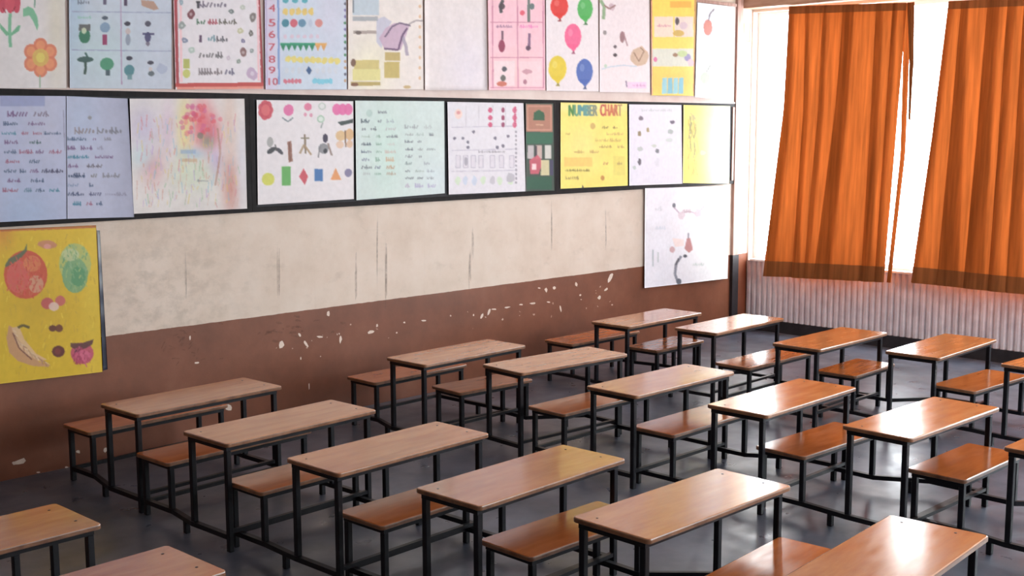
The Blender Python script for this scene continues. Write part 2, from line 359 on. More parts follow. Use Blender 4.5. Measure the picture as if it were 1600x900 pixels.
def poster(label, quad, base, draw=None, colf=None, d0=.0285, curl=.004, cat='poster', n=10, part='', soft=False, shape=None):
    """quad: the sheet's four corners (top left, top right, bottom right, bottom left); the sheet is thin, slightly wavy paper"""
    ph = R.uniform(0, 6); STEP = 1.25 if draw else 8
    quad = [(x, y if y > -60 else -58+.052*x) for x, y in quad]
    xs = [p[0] for p in quad]; ys = [p[1] for p in quad]
    nu = max(4, int((max(xs)-min(xs))/STEP)); nv = max(4, int((max(ys)-min(ys))/STEP))
    U, Vv = np.meshgrid(np.linspace(0, 1, nu+1), np.linspace(0, 1, nv+1)); q = np.array(quad, float)
    XY = (q[0]*(1-U[..., None])+q[1]*U[..., None])*(1-Vv[..., None])+(q[3]*(1-U[..., None])+q[2]*U[..., None])*Vv[..., None]
    bb = (min(xs), max(xs), min(ys), max(ys))
    w, h = int((bb[1]-bb[0])*2)+2, int((bb[3]-bb[2])*2)+2
    cv = np.zeros((h, w, 3)); cv[:] = base[:3]
    if colf:
        m_ = 36; g_ = np.array([[colf(i/m_, j/m_) for i in range(m_+1)] for j in range(m_+1)], float)
        jy = np.linspace(0, m_-1e-6, h); ix = np.linspace(0, m_-1e-6, w); j0, i0 = jy.astype(int), ix.astype(int); fj, fi = (jy-j0)[:, None, None], (ix-i0)[None, :, None]
        cv = (g_[j0][:, i0]*(1-fi)+g_[j0][:, i0+1]*fi)*(1-fj)+(g_[j0+1][:, i0]*(1-fi)+g_[j0+1][:, i0+1]*fi)*fj
    if draw:
        g = Draw(bb, cv); g.alpha = .55 if soft else .92; draw(g); g.flush(); cv = g.a
    px = np.clip(((XY[..., 0]-bb[0])*2).astype(int), 0, w-1); py = np.clip(((XY[..., 1]-bb[2])*2).astype(int), 0, h-1)
    c = np.clip(cv[py, px], 0, 255)/255; c = np.where(c <= .04045, c/12.92, ((c+.055)/1.055)**2.4)
    f = curl*(.5+.5*np.sin(ph+U*5+Vv*2))*(.4+.6*Vv)
    if shape: f = f+np.vectorize(shape)(U, Vv)
    D = np.full(U.shape, d0); Pw = Wn(XY[..., 0], XY[..., 1], D); Pw[..., 1] -= f
    top = Pw.reshape(-1, 3); k = len(top); V = np.concatenate([top, top+[0, .0012, 0]]); C = np.concatenate([c.reshape(-1, 3)]*2)
    ii, jj = np.meshgrid(np.arange(nu), np.arange(nv)); A = (jj*(nu+1)+ii).reshape(-1)
    F = np.stack([A, A+nu+1, A+nu+2, A+1], 1); n1 = nu+1
    rim = [i for i in range(n1)]+[(j+1)*n1+nu for j in range(nv)]+[nv*n1+nu-1-i for i in range(nu)]+[(nv-1-j)*n1 for j in range(nv-1)]
    rm = np.array([(b_, a_, a_+k, b_+k) for a_, b_ in zip(rim, rim[1:]+rim[:1])])
    F = np.concatenate([F, F[:, ::-1]+k, rm])
    me = bpy.data.meshes.new('sheet'); me.vertices.add(len(V)); me.vertices.foreach_set('co', V.astype(np.float32).ravel())
    me.loops.add(F.size); me.loops.foreach_set('vertex_index', F.astype(np.int32).ravel())
    me.polygons.add(len(F)); me.polygons.foreach_set('loop_start', np.arange(0, F.size, 4, dtype=np.int32))
    me.update(calc_edges=True); me.validate()
    at = me.color_attributes.new('Col', 'FLOAT_COLOR', 'POINT'); at.data.foreach_set('color', np.concatenate([C, np.ones((len(C), 1))], 1).astype(np.float32).ravel())
    me.materials.append(M['paper'])
    o = link('poster' if cat == 'poster' else cat.replace(' ', '_'), me)
    return tag(o, label, cat, 'sheets pinned to the long wall')
RED, GRN, YEL, BLU, PNK, ORG, BLK, TEAL = (214, 44, 48), (70, 168, 84), (232, 206, 40), (62, 92, 176), (240, 92, 140), (232, 140, 96), (46, 44, 52), (52, 120, 126)
def mixc(a, b, t): return tuple(x*(1-t)+y*t for x, y in zip(a, b))
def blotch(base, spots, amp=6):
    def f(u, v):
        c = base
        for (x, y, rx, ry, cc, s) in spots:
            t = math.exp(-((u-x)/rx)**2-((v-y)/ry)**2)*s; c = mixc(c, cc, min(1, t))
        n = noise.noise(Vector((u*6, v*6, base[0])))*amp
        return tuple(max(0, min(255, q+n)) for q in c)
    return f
# --- upper row
def d_(g):
    for a, b, c_ in ((4, 14, -20), (16, 14, -22), (26, 14, -18)): g.ell(a, b-8, 6, 15, (206, 60, 84), 0)
    g.ell(15, 4, 8, 14, (220, 84, 104), 1); g.path([(9, 20), (4, 12)], 1.5, (150, 30, 50), 2); g.path([(20, 18), (24, 10)], 1.5, (150, 30, 50), 2)
    g.path([(16, 21), (15, 45), (16, 74)], 5, (122, 190, 150), 0); g.poly([(16, 54), (3, 40), (0, 36), (0, 44), (10, 56)], (112, 184, 142), 1)
    g.poly([(17, 52), (28, 40), (32, 40), (30, 48), (18, 56)], (112, 184, 142), 1)
    g.poly([(36, 14), (44, 10), (52, 14), (58, 26), (60, 40), (58, 48), (52, 34), (46, 24), (36, 26)], (122, 192, 152), 0); g.path([(54, 12), (55, -20)], 2, (120, 160, 140), 0)
    for k in range(6):
        a = -math.pi/2+k*math.pi/3; g.ell(63+17*math.cos(a), 90+19*math.sin(a), 11, 12, (226, 126, 92), 0); g.ell(63+17*math.cos(a), 90+19*math.sin(a), 7, 8, (240, 156, 112), 1)
    g.ell(63, 90, 13, 14, (226, 190, 100), 2); g.ell(63, 90, 7, 8, (236, 216, 110), 3); g.path([(62, 118), (62, 137)], 1.6, (150, 180, 150), 0)
poster('white sheet with red tulip and orange six-petal flower, far left of upper row', [(-60, -90), (101, -90), (104, 138), (-60, 138)], (232, 226, 228), d_, colf=blotch((234, 228, 230), [(.9, .5, .1, .6, (222, 214, 190), .6)]))
def d_(g):
    for y in (18, 78, -40): g.line(112, y, 268, y+2, 1.6, (160, 170, 200))
    g.line(188, -60, 190, 132, 1.6, (176, 140, 180))
    g.ell(132, 56, 9, 12, (34, 110, 78), 1); g.rect(123, 38, 141, 48, (90, 92, 92), 1); g.ell(131, 48, 4, 5, (210, 220, 190), 2)
    g.ell(164, 28, 5, 3, (70, 80, 96), 1); g.ell(164, 43, 8, 8, (128, 156, 186), 1); g.rect(160, 54, 167, 70, (150, 40, 90), 2)
    g.ell(199, 37, 5, 3.4, (44, 40, 56), 1); g.ell(200, 49, 4, 5, (206, 190, 190), 1); g.ell(200, 62, 4, 9, (150, 160, 180), 1)
    g.ell(231, 37, 4.6, 4.6, (70, 66, 84), 1); g.line(223, 53, 241, 53, 3, (70, 66, 110), 1); g.ell(231, 58, 5, 8, (70, 66, 110), 2); g.ell(231, 68, 3, 4, (120, 110, 130), 1)
    g.ell(133, 93, 13, 4.5, (44, 80, 76), 1); g.line(133, 82, 138, 92, 3, (50, 90, 84), 1); g.path([(133, 97), (134, 106), (132, 116)], 4, (40, 70, 60), 1)
    g.ell(167, 100, 11, 10, (66, 146, 108), 1); g.rect(165, 109, 172, 118, (60, 80, 90), 1)
    g.ell(202, 91, 5, 3.4, (40, 38, 60), 1); g.ell(202, 110, 8, 9, (76, 134, 144), 1); g.rect(199, 116, 206, 124, (110, 150, 158), 1)
    g.ell(235, 98, 5, 3, (50, 48, 64), 1); g.ell(235, 108, 3, 3.4, (210, 200, 200), 1); g.ell(236, 115, 5, 4, (84, 96, 104), 1); g.blob(252, 108, 9, 8, (180, 190, 214), 0)
    g.poly([(220, 0), (240, 2), (248, 14), (240, 16), (222, 9)], (190, 150, 130), 1); g.rect(194, -3, 199, 9, (70, 50, 80), 1); g.rect(161, -3, 166, 7, (90, 80, 110), 1)
    g.word(122, 140, 3, 8, (120, 130, 150), 1); g.word(122, 142, 27, 5, (150, 200, 190), 1)
poster('light blue chart of eight small helper figures drawn in a grid', [(107, -90), (268, -90), (268, 139), (109, 138)], (206, 214, 230), d_, colf=blotch((206, 214, 230), [(.05, .4, .1, .5, (176, 200, 226), .8), (.3, .7, .3, .3, (198, 222, 226), .7)]))
def d_(g):
    for a in ((273, -60, 277, 133), (405, -60, 410, 131)): g.line(*a, 5, (170, 50, 60), 1)
    g.line(273, 133, 412, 132, 6, (196, 60, 56), 2); g.line(276, 138, 411, 137, 4, (236, 148, 130), 1)
    g.line(281, -60, 283, 128, 4, (250, 206, 212), 0); g.line(402, -60, 404, 126, 3, (250, 200, 206), 0)
    K = (96, 90, 104)
    g.word(307, 352, 7, 11, (120, 110, 130), 1); g.line(309, 3, 309, 13, 3, BLK, 2); g.line(306, 3, 313, 3, 3, BLK, 2)
    g.word(308, 319, 34, 9, (70, 110, 84), 1); g.word(324, 341, 34, 9, (170, 74, 90), 1); g.word(343, 370, 34, 9, (96, 90, 82), 1)
    g.rect(311, 55, 315, 66, (80, 50, 84), 1); g.word(324, 336, 60, 10, (110, 146, 160), 1); g.word(339, 357, 61, 10, (90, 86, 96), 1)
    g.word(311, 348, 86, 10, (110, 104, 108), 1); g.word(311, 345, 112, 11, (130, 118, 124), 1); g.word(352, 366, 112, 11, (110, 104, 130), 1)
    for x, y, rx, ry, c in ((283, 4, 3, 5, (140, 166, 182)), (298, 22, 6, 7, (124, 64, 74)), (284, 40, 5, 6, (150, 160, 158)), (288, 63, 5, 4, (130, 140, 168)), (299, 78, 6, 5, (186, 204, 196)),
        (361, 18, 4, 4, (110, 120, 120)), (395, 27, 5, 7, (124, 114, 112)), (379, 12, 4, 4, (196, 200, 190)), (375, 48, 5, 5, (200, 196, 160)), (392, 52, 3, 6, (100, 96, 92)), (380, 64, 3, 4, (116, 110, 150)),
        (380, 82, 6, 7, (128, 90, 90)), (393, 79, 3, 4, (140, 150, 150)), (373, 96, 3, 4, (130, 146, 136)), (357, 91, 3, 4, (206, 190, 206)), (394, 115, 8, 10, (196, 170, 200))):
        g.blob(x, y, rx, ry, c, 1); g.ell(x, y, rx*.4, ry*.4, mixc(c, (255, 255, 255), .5), 2, 6)
    g.rect(286, 92, 296, 107, (186, 190, 96), 1); g.ell(291, 115, 6, 7, (204, 206, 110), 1)
poster('white rhyme sheet with a red taped border and small doodles', [(270, -90), (405, -90), (412, 140), (274, 140)], (238, 232, 238), d_, part='lettering')
def d_(g):
    for i, (y, t) in enumerate(((-6, '3'), (13, '4'), (36, '5'), (54, '6'), (74, '7'), (93, '8'), (110, '9'), (128, '10'))):
        g.text(t, 420, 430 if t != '10' else 434, y-6, y+5, [(196, 80, 96)], 1)
    g.line(434, -60, 436, 132, 3, (120, 150, 206), 1); g.line(415, -60, 417, 134, 2, (190, 176, 214), 1)
    for i in range(3): g.ell(446+15*i, 1, 5, 4, (84, 176, 190), 1, 9)
    for i in range(5): g.blob(446+10*i, 18, 4.5, 6, (236, 204, 112), 1)
    for i, c in enumerate(((60, 130, 150), (214, 96, 112), (96, 140, 170), (196, 206, 226), (222, 140, 134))): g.ell(446+13*i, 36, 6 if i != 3 else 3, 6.4, c, 1)
    for i in range(6): g.blob(446+10*i, 57, 3, 3.4, (224, 204, 222), 1)
    for i in range(8): g.poly([(438+9*i, 69), (447+9*i, 69), (442.5+9*i, 80)], (26, 128, 84) if i < 6 else (226, 160, 86), 1); g.rect(438+9*i, 67, 447+9*i, 71, (40, 150, 110) if i < 6 else (232, 176, 100), 2)
    for i in range(9): g.blob(450+9.5*i, 92+i*.4, 5, 5, (234, 216, 120), 1)
    for i in range(9): g.blob(448+9.5*i, 110, 3.5, 5, (214, 220, 232), 1)
    g.poly([(482, 103), (487, 110), (483, 117), (478, 110)], (44, 82, 134), 2)
    for i in range(5): g.blob(446+5.5*i, 127, 3, 4, (214, 110, 130), 1)
    for i in range(5): g.blob(492+6*i, 127, 4, 4.4, (126, 204, 226), 1)
    for i in range(14): g.ell(539, -4+i*10, 2, 2.6, R.choice([(190, 150, 110), (60, 130, 80), (120, 110, 170), (90, 90, 110)]), 1, 7)
poster('pale blue counting chart with red numbers and rows of coloured shapes', [(413, -90), (540, -90), (542, 140), (415, 140)], (206, 220, 236), d_, colf=blotch((210, 222, 238), [(.05, .5, .12, 2, (222, 208, 232), .9), (.8, .3, .2, .4, (226, 216, 236), .5)]))
def d_(g):
    g.path([(541, -60), (543, 60), (542, 132)], 3, (206, 176, 140), 1)
    g.rect(551, -12, 592, 24, (196, 210, 222), 0); g.rect(551, 26, 590, 33, (172, 176, 182), 1); g.line(552, 0, 552, 20, 2, (110, 120, 130), 1)
    g.rect(552, 48, 588, 53, (176, 160, 154), 1); g.ell(560, 51, 5, 3, (110, 96, 92), 2)
    g.poly([(592, 60), (602, 44), (616, 36), (640, 38), (634, 56), (626, 78), (600, 76)], (206, 176, 200), 1)
    g.path([(601, 58), (612, 42), (624, 36), (641, 40)], 2.5, (112, 92, 120), 2); g.path([(600, 76), (622, 78), (628, 56), (636, 44)], 3, (106, 74, 112), 2)
    g.poly([(588, 30), (600, 26), (612, 34), (598, 56), (596, 76), (588, 66)], (204, 202, 220), 0); g.path([(628, 56), (634, 72), (636, 87)], 5, (176, 164, 182), 1)
    g.path([(638, 38), (650, 32), (667, 33)], 2.5, (176, 164, 168), 1)
    g.rect(553, 94, 592, 108, (216, 198, 124), 1); g.rect(551, 108, 594, 126, (232, 222, 148), 1); g.rect(548, 128, 594, 134, (188, 166, 96), 2); g.ell(552, 98, 4, 6, (120, 84, 66), 2); g.ell(554, 132, 6, 3, (130, 84, 60), 3)
    g.rect(601, 82, 625, 95, (196, 172, 106), 1); g.rect(600, 97, 624, 122, (200, 178, 100), 1); g.ell(636, 136, 6, 2.4, (206, 176, 124), 1)
    for i in range(9): g.ell(656, -6+i*16, 2, 3, (230, 190, 150), 1, 7)
poster('cream sheet with a grey-pink elephant and yellow block drawings', [(544, -90), (660, -90), (662, 140), (544, 140)], (240, 232, 226), d_, colf=blotch((242, 232, 228), [(.3, .8, .3, .3, (246, 240, 206), .6)]))
poster('blank pale pink sheet between the elephant drawing and pink grid chart', [(663, -90), (759, -90), (761, 141), (664, 141)], (236, 226, 228), None, colf=blotch((238, 228, 228), [(.7, .8, .4, .4, (234, 226, 240), .7)]), cat='paper sheet')
def d_(g):
    for x in (769, 808, 848): g.line(x, -60, x+1, 138, 1.8, (206, 132, 160), 1)
    for y in (35, 90, 137): g.line(766, y, 849, y, 1.6, (206, 132, 160), 1)
    g.rect(772, 95, 804, 134, (246, 222, 226), 0); g.rect(812, 96, 845, 134, (246, 214, 220), 0)
    g.path([(786, 0), (782, 8), (783, 20)], 5, (60, 62, 66), 1); g.ell(784, 10, 5, 5, (70, 56, 66), 2)
    g.path([(826, -4), (826, 34)], 4, (96, 110, 104), 1); g.ell(816, 20, 4, 4, (226, 90, 110), 1); g.ell(831, 10, 4, 5, (90, 110, 110), 2)
    g.ell(784, 72, 5, 10, (140, 40, 76), 1); g.line(785, 48, 785, 62, 3, (100, 60, 80), 1); g.line(827, 52, 826, 78, 4, (120, 84, 120), 1); g.ell(825, 75, 4, 4, (90, 60, 84), 2)
    g.ell(788, 108, 4, 4, (70, 70, 80), 1); g.ell(786, 122, 4, 5, (90, 90, 84), 1); g.ell(784, 131, 8, 4, (206, 110, 90), 1)
    g.blob(824, 112, 8, 4, (206, 150, 164), 1); g.ell(820, 128, 3, 4, (170, 110, 130), 1); g.word(775, 800, 41, 5, (170, 120, 150), 1); g.word(812, 840, 41, 6, (236, 130, 190), 1)
poster('pink chart of ruled boxes with small dark figures', [(762, -90), (851, -90), (852, 141), (764, 141)], (248, 200, 212), d_, colf=blotch((250, 202, 214), [(.5, .8, .5, .2, (248, 212, 208), .5)]))
def d_(g):
    for x, y, rx, ry, c in ((874, 10, 14, 17, (222, 46, 40)), (914, 14, 12, 18, (74, 176, 84)), (895, 57, 13, 20, (240, 96, 144)), (871, 107, 14, 20, (228, 200, 44)), (913, 112, 13, 20, (64, 96, 176))):
        g.ell(x, y, rx, ry, c, 1, 20); g.poly([(x-rx*.7, y+ry*.6), (x+rx*.7, y+ry*.6), (x+1, y+ry*1.25)], c, 1)
        g.ell(x-rx*.3, y-ry*.3, rx*.3, ry*.3, mixc(c, (255, 255, 255), .25), 2, 10)
        g.poly([(x+1, y+ry*1.1), (x+4, y+ry*1.38), (x-3, y+ry*1.38)], mixc(c, (30, 30, 40), .45), 2)
poster('white sheet with five painted balloons in red, green, pink, yellow and blue', [(853, -90), (934, -90), (936, 143), (854, 142)], (238, 228, 232), d_)
def d_(g):
    g.path([(938, 0), (944, 10), (943, 30)], 5, (140, 170, 130), 1); g.path([(944, 8), (952, 14), (962, 8)], 2.4, (150, 110, 106), 1); g.blob(956, 11, 5, 5, (206, 180, 190), 0)
    g.ell(972, 58, 4, 9, (150, 110, 116), 1); g.path([(974, 50), (980, 72)], 2, (170, 130, 136), 1); g.ell(945, 51, 3, 3.6, (150, 140, 140), 1)
    g.ell(961, 73, 2.6, 2.6, (84, 70, 78), 1); g.ell(961, 86, 3, 2.8, (48, 40, 46), 1)
    g.blob(999, 88, 14, 15, (206, 176, 150), 1, .15, 14); g.path([(990, 82), (998, 96), (1006, 80), (1000, 74)], 1.6, (150, 116, 96), 2)
    g.path([(940, 108), (955, 104), (972, 102), (995, 104)], 2, (200, 210, 222), 1); g.rect(980, 128, 1010, 138, (240, 206, 232), 1); g.word(988, 1008, 133, 5, (204, 150, 196), 2); g.line(978, 126, 979, 136, 2, (130, 110, 140), 1); g.ell(946, 103, 2.4, 3, (190, 210, 190), 1)
poster('pinkish white sheet with a faint brown flower, right of the balloons', [(937, -90), (1014, -90), (1016, 145), (937, 144)], (238, 226, 230), d_)
def d_(g):
    g.line(1017, -60, 1018, 148, 2.6, (190, 120, 110), 1); g.line(1087, -60, 1084, 148, 2, (190, 130, 100), 1)
    g.rect(1022, 26, 1052, 58, (246, 216, 208), 1); g.rect(1054, 26, 1083, 58, (230, 214, 214), 1)
    g.ell(1058, 33, 3, 6, (60, 50, 60), 2); g.ell(1060, 52, 9, 5, (206, 170, 80), 2); g.ell(1068, 40, 6, 6, (214, 190, 200), 2); g.word(1026, 1048, 40, 5, (206, 150, 160), 2)
    g.rect(1019, 76, 1083, 104, (214, 218, 214), 1); g.ell(1055, 86, 4, 3, (150, 110, 80), 2); g.ell(1024, 93, 3, 4, (220, 110, 160), 2); g.ell(1074, 90, 5, 6, (150, 140, 190), 2); g.ell(1079, 98, 5, 6, (240, 190, 200), 2); g.ell(1066, 84, 8, 5, (190, 210, 150), 2)
    for i in range(4): g.poly([(1035+8.5*i, 122), (1042+8.5*i, 121), (1042+8.5*i, 146), (1034+8.5*i, 147)], (120, 190, 220) if i % 2 else (146, 206, 226), 1)
    g.rect(1047, 2, 1080, 12, (244, 180, 80), 1)
poster('yellow sheet with picture strips and light blue boxes, upper row near window', [(1017, -90), (1088, -90), (1084, 150), (1018, 149)], (250, 214, 96), d_, colf=blotch((250, 216, 100), [(.5, .85, .8, .12, (248, 190, 92), .6)]))
def d_(g):
    g.ell(1106, 43, 7, 13, (196, 110, 96), 1); g.path([(1107, 32), (1109, 22), (1116, 14)], 1.8, (96, 86, 96), 2); g.ell(1102, 122, 8, 10, (176, 190, 172), 1); g.path([(1104, 112), (1110, 102)], 2, (120, 130, 120), 1)
    g.blob(1135, 55, 4, 6, (216, 214, 232), 1); g.blob(1112, 78, 10, 6, (222, 236, 226), 1)
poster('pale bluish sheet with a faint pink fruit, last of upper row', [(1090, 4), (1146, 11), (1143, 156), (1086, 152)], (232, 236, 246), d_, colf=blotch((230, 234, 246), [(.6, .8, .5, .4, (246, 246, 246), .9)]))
# --- lower row
def writing(g, rows, lay=1):
    for r_ in rows:
        y, h = r_[0], r_[1]
        for (x0, x1, c) in r_[2]: g.word(x0, x1, y, h, c, lay)
DB, PU, TL, MR = (78, 96, 134), (120, 92, 140), (66, 130, 160), (160, 100, 130)
def d_(g):
    writing(g, [(178, 10, [(12, 44, PU), (53, 76, (136, 124, 150))]), (193, 7, [(6, 27, DB), (44, 70, PU)]), (208, 6, [(3, 25, TL), (33, 43, MR), (52, 64, MR), (69, 94, DB)]),
        (222, 7, [(8, 28, PU), (46, 64, (84, 110, 120))]), (237, 7, [(6, 26, DB), (31, 52, MR), (56, 70, PU), (77, 97, MR)]), (252, 7, [(9, 31, MR), (46, 63, DB)]),
        (267, 7, [(6, 27, DB), (32, 40, DB), (47, 60, PU), (65, 100, (64, 62, 96))]), (282, 7, [(12, 32, PU), (48, 68, DB)]), (297, 7, [(5, 28, MR), (38, 50, (110, 140, 170)), (56, 69, DB), (77, 93, TL)])])
    g.line(99, 172, 101, 235, 1.2, (150, 150, 180), 1); g.rect(0, 150, 70, 166, (158, 166, 208), 0)
poster('blue sheet filled with coloured handwriting, far left of lower row', [(-60, 149), (103, 150), (104, 342), (-60, 350)], (184, 192, 226), d_, colf=blotch((190, 196, 226), [(.6, .9, .3, .2, (176, 196, 230), .8), (.8, .2, .2, .3, (206, 206, 226), .5)]), part='lettering')
def d_(g):
    writing(g, [(204, 11, [(117, 148, (150, 140, 150)), (152, 186, (140, 140, 156))]), (217, 6, [(106, 135, DB), (145, 149, PU), (163, 173, (150, 150, 170))]), (231, 7, [(106, 118, PU), (127, 144, PU), (151, 161, (160, 160, 190))]),
        (245, 6, [(106, 140, TL), (149, 176, PU)]), (259, 7, [(106, 123, PU), (135, 158, (110, 104, 120))]), (274, 8, [(106, 132, (60, 74, 110)), (141, 150, (130, 130, 140)), (161, 186, (140, 140, 156))]),
        (289, 7, [(106, 122, (130, 150, 190)), (140, 144, DB)]), (303, 7, [(106, 132, (66, 76, 116)), (139, 157, (90, 90, 130)), (164, 196, (160, 160, 190))]), (318, 7, [(113, 126, TL), (135, 144, MR), (150, 160, DB)])])
    g.ell(140, 184, 3, 3, (150, 150, 160), 1)
poster('blue-grey handwritten sheet with a lifted right edge, beside child landscape drawing', [(104, 150), (196, 154), (206, 339), (105, 342)], (190, 194, 224), d_, part='lettering', colf=blotch((196, 200, 226), [(.2, .2, .3, .3, (182, 200, 230), .5)]), shape=lambda u, v: .03*u**4)
spots = [(.12, .25, .15, .2, (206, 196, 224), .8), (.33, .25, .06, .25, (222, 190, 216), .6), (.47, .25, .06, .28, (238, 222, 140), .8), (.62, .22, .09, .2, (232, 110, 122), .95), (.7, .3, .07, .14, (226, 120, 134), .9),
         (.66, .37, .05, .06, (120, 150, 120), .7), (.55, .48, .1, .05, (170, 196, 226), .8), (.2, .6, .1, .14, (222, 160, 170), .7), (.73, .55, .06, .14, (206, 182, 226), .8), (.55, .65, .2, .15, (212, 226, 200), .7),
         (.86, .75, .07, .25, (206, 140, 130), .85), (.95, .55, .05, .4, (222, 220, 232), .8), (.1, .5, .1, .1, (190, 222, 232), .6), (.85, .2, .06, .3, (226, 190, 176), .6)]
def d_(g):
    cs = [(214, 120, 130), (196, 170, 214), (226, 200, 110), (150, 190, 150), (206, 140, 120), (150, 190, 214), (214, 170, 150)]
    for i in range(230):
        x = R.uniform(212, 372); y = R.uniform(176, 318); l = R.uniform(5, 20); g.line(x, y, x+R.uniform(-3, 3), min(324, y+l), R.uniform(.6, 1.5), R.choice(cs), i % 4)
    for i in range(40):
        x = R.gauss(312, 14); y = R.gauss(186, 12); g.blob(x, max(166, y), 4, 4, R.choice([(226, 84, 100), (232, 120, 130), (214, 100, 150)]), 4+i % 3)
    g.ell(313, 212, 5, 5, (96, 130, 100), 7); g.path([(340, 200), (344, 240), (336, 290)], 3, (176, 130, 110), 7); g.rect(282, 234, 306, 240, (140, 170, 210), 7); g.rect(284, 248, 308, 253, (206, 170, 130), 7); g.word(308, 325, 282, 5, (96, 100, 110), 8)
poster('crayon landscape with a red tree top, in left dark board', [(201, 154), (382, 154), (386, 326), (207, 334)], (232, 224, 224), d_, colf=blotch((232, 226, 224), spots), n=40, soft=True, shape=lambda u, v: .012*(1-u)**4)
def d_(g):
    for k in range(7): g.ell(415+6*math.cos(k*.9), 172+9*math.sin(k*.9), 6, 7, (206, 76, 92), 1)
    g.ell(415, 172, 7, 9, (224, 110, 116), 2)
    g.ell(451, 172, 8, 9, (226, 110, 166), 1); g.path([(441, 184), (450, 190), (458, 184)], 2, (120, 130, 140), 1)
    g.ell(481, 167, 6, 6, (226, 120, 156), 1); g.ell(477, 179, 2.4, 3, (222, 150, 176), 1); g.ell(486, 180, 2.4, 3, (222, 150, 176), 1)
    g.ell(503, 166, 6, 6, (196, 206, 200), 1); g.ell(503, 166, 4, 4, (236, 236, 236), 2); g.ell(501, 186, 6, 6, (170, 200, 180), 1); g.ell(501, 186, 4, 4, (230, 238, 232), 2); g.line(504, 192, 501, 200, 2, (150, 160, 160), 1)
    for dx in (-9, 0, 9): g.ell(535+dx, 171, 7, 9, (232, 110, 170), 1)
    g.poly([(527, 191), (552, 186), (551, 192), (533, 196)], (44, 60, 60), 1)
    g.ell(422, 222, 5, 8, (170, 170, 170), 1); g.ell(424, 235, 8, 4, (52, 56, 62), 2, rot=-.6); g.ell(437, 236, 7, 3, (60, 60, 70), 2, rot=.8); g.line(430, 226, 432, 236, 2, (80, 80, 80), 1)
    g.poly([(449, 222), (455, 220), (457, 252), (451, 254)], (150, 100, 84), 1); g.line(452, 222, 453, 252, 1, (96, 60, 50), 2)
    g.line(476, 210, 477, 240, 3, (130, 110, 90), 1); g.path([(468, 240), (475, 226), (486, 242)], 3, (176, 150, 120), 1); g.line(470, 216, 483, 216, 2, (140, 130, 110), 1)
    g.ell(508, 216, 4, 7, (44, 34, 60), 1); g.ell(505, 232, 8, 8, (140, 140, 146), 1); g.ell(508, 236, 3, 4, (50, 50, 60), 2); g.path([(512, 224), (518, 243)], 3, (150, 130, 124), 1); g.path([(500, 228), (497, 246)], 2, (130, 126, 130), 1)
    g.ell(532, 212, 8, 8, (226, 190, 140), 1); g.ell(546, 210, 7, 9, (222, 180, 130), 1); g.ell(531, 226, 6, 6, (232, 200, 176), 1); g.ell(546, 225, 5, 6, (226, 190, 160), 1); g.line(539, 204, 540, 230, 2, (120, 86, 60), 2)
    g.ell(419, 280, 10, 10, (214, 216, 90), 1); g.rect(440, 260, 454, 290, (92, 172, 84), 1); g.poly([(474, 263), (481, 276), (476, 289), (467, 276)], (206, 76, 92), 1)
    g.rect(491, 264, 504, 283, (54, 110, 176), 1); g.poly([(524, 262), (533, 281), (516, 281)], (234, 156, 96), 1); g.ell(544, 270, 6, 6.5, (130, 124, 160), 1)
poster('white chart of flowers, insects and coloured shapes in middle board', [(401, 156), (552, 158), (553, 311), (403, 320)], (238, 232, 236), d_)
def d_(g):
    K, G2 = (110, 120, 128), (140, 176, 160)
    writing(g, [(175, 5, [(591, 604, K)]), (189, 7, [(565, 579, (84, 100, 110)), (590, 597, K), (605, 617, (170, 186, 190))]), (201, 7, [(565, 570, K), (579, 588, K), (603, 619, (190, 190, 190))]), (213, 5, [(565, 578, (170, 190, 180)), (588, 596, G2), (604, 621, K)]),
        (225, 5, [(565, 580, (76, 90, 104)), (588, 596, G2), (605, 617, (206, 206, 200))]), (237, 5, [(565, 580, (90, 100, 120)), (588, 596, G2), (602, 619, (206, 190, 180))]), (249, 7, [(565, 578, (130, 140, 160)), (588, 594, G2), (604, 617, (206, 180, 150))]),
        (261, 7, [(565, 580, K), (586, 596, (120, 130, 150)), (604, 617, (190, 160, 130))]), (271, 6, [(568, 578, (180, 190, 190)), (585, 595, G2), (604, 619, (176, 160, 140))]),
        (198, 7, [(633, 654, (160, 170, 174)), (662, 676, (190, 200, 200))]), (210, 5, [(633, 646, (160, 170, 170)), (650, 663, (170, 190, 186)), (671, 677, K)]), (221, 5, [(633, 646, K), (652, 658, K)]), (233, 5, [(633, 645, K), (652, 660, (160, 170, 170)), (667, 680, K)]),
        (244, 6, [(633, 645, (150, 160, 166)), (654, 658, K)]), (255, 6, [(633, 645, (140, 160, 160)), (663, 672, (160, 170, 180))]), (267, 5, [(633, 640, K), (649, 662, (160, 176, 170)), (667, 680, (170, 180, 190))]), (278, 5, [(633, 645, K), (652, 660, K), (667, 677, (150, 160, 166))]), (290, 7, [(633, 640, (190, 180, 200)), (649, 662, (180, 176, 206)), (669, 680, (180, 176, 206))])])
    g.ell(577, 177, 5, 6, (190, 214, 208), 0)
poster('mint green sheet with two columns of handwriting', [(555, 157), (694, 158), (695, 302), (557, 313)], (214, 230, 226), d_, colf=blotch((216, 230, 228), [(.35, .5, .2, .5, (208, 234, 224), .7), (.9, .8, .2, .2, (220, 232, 240), .6)]), part='lettering')
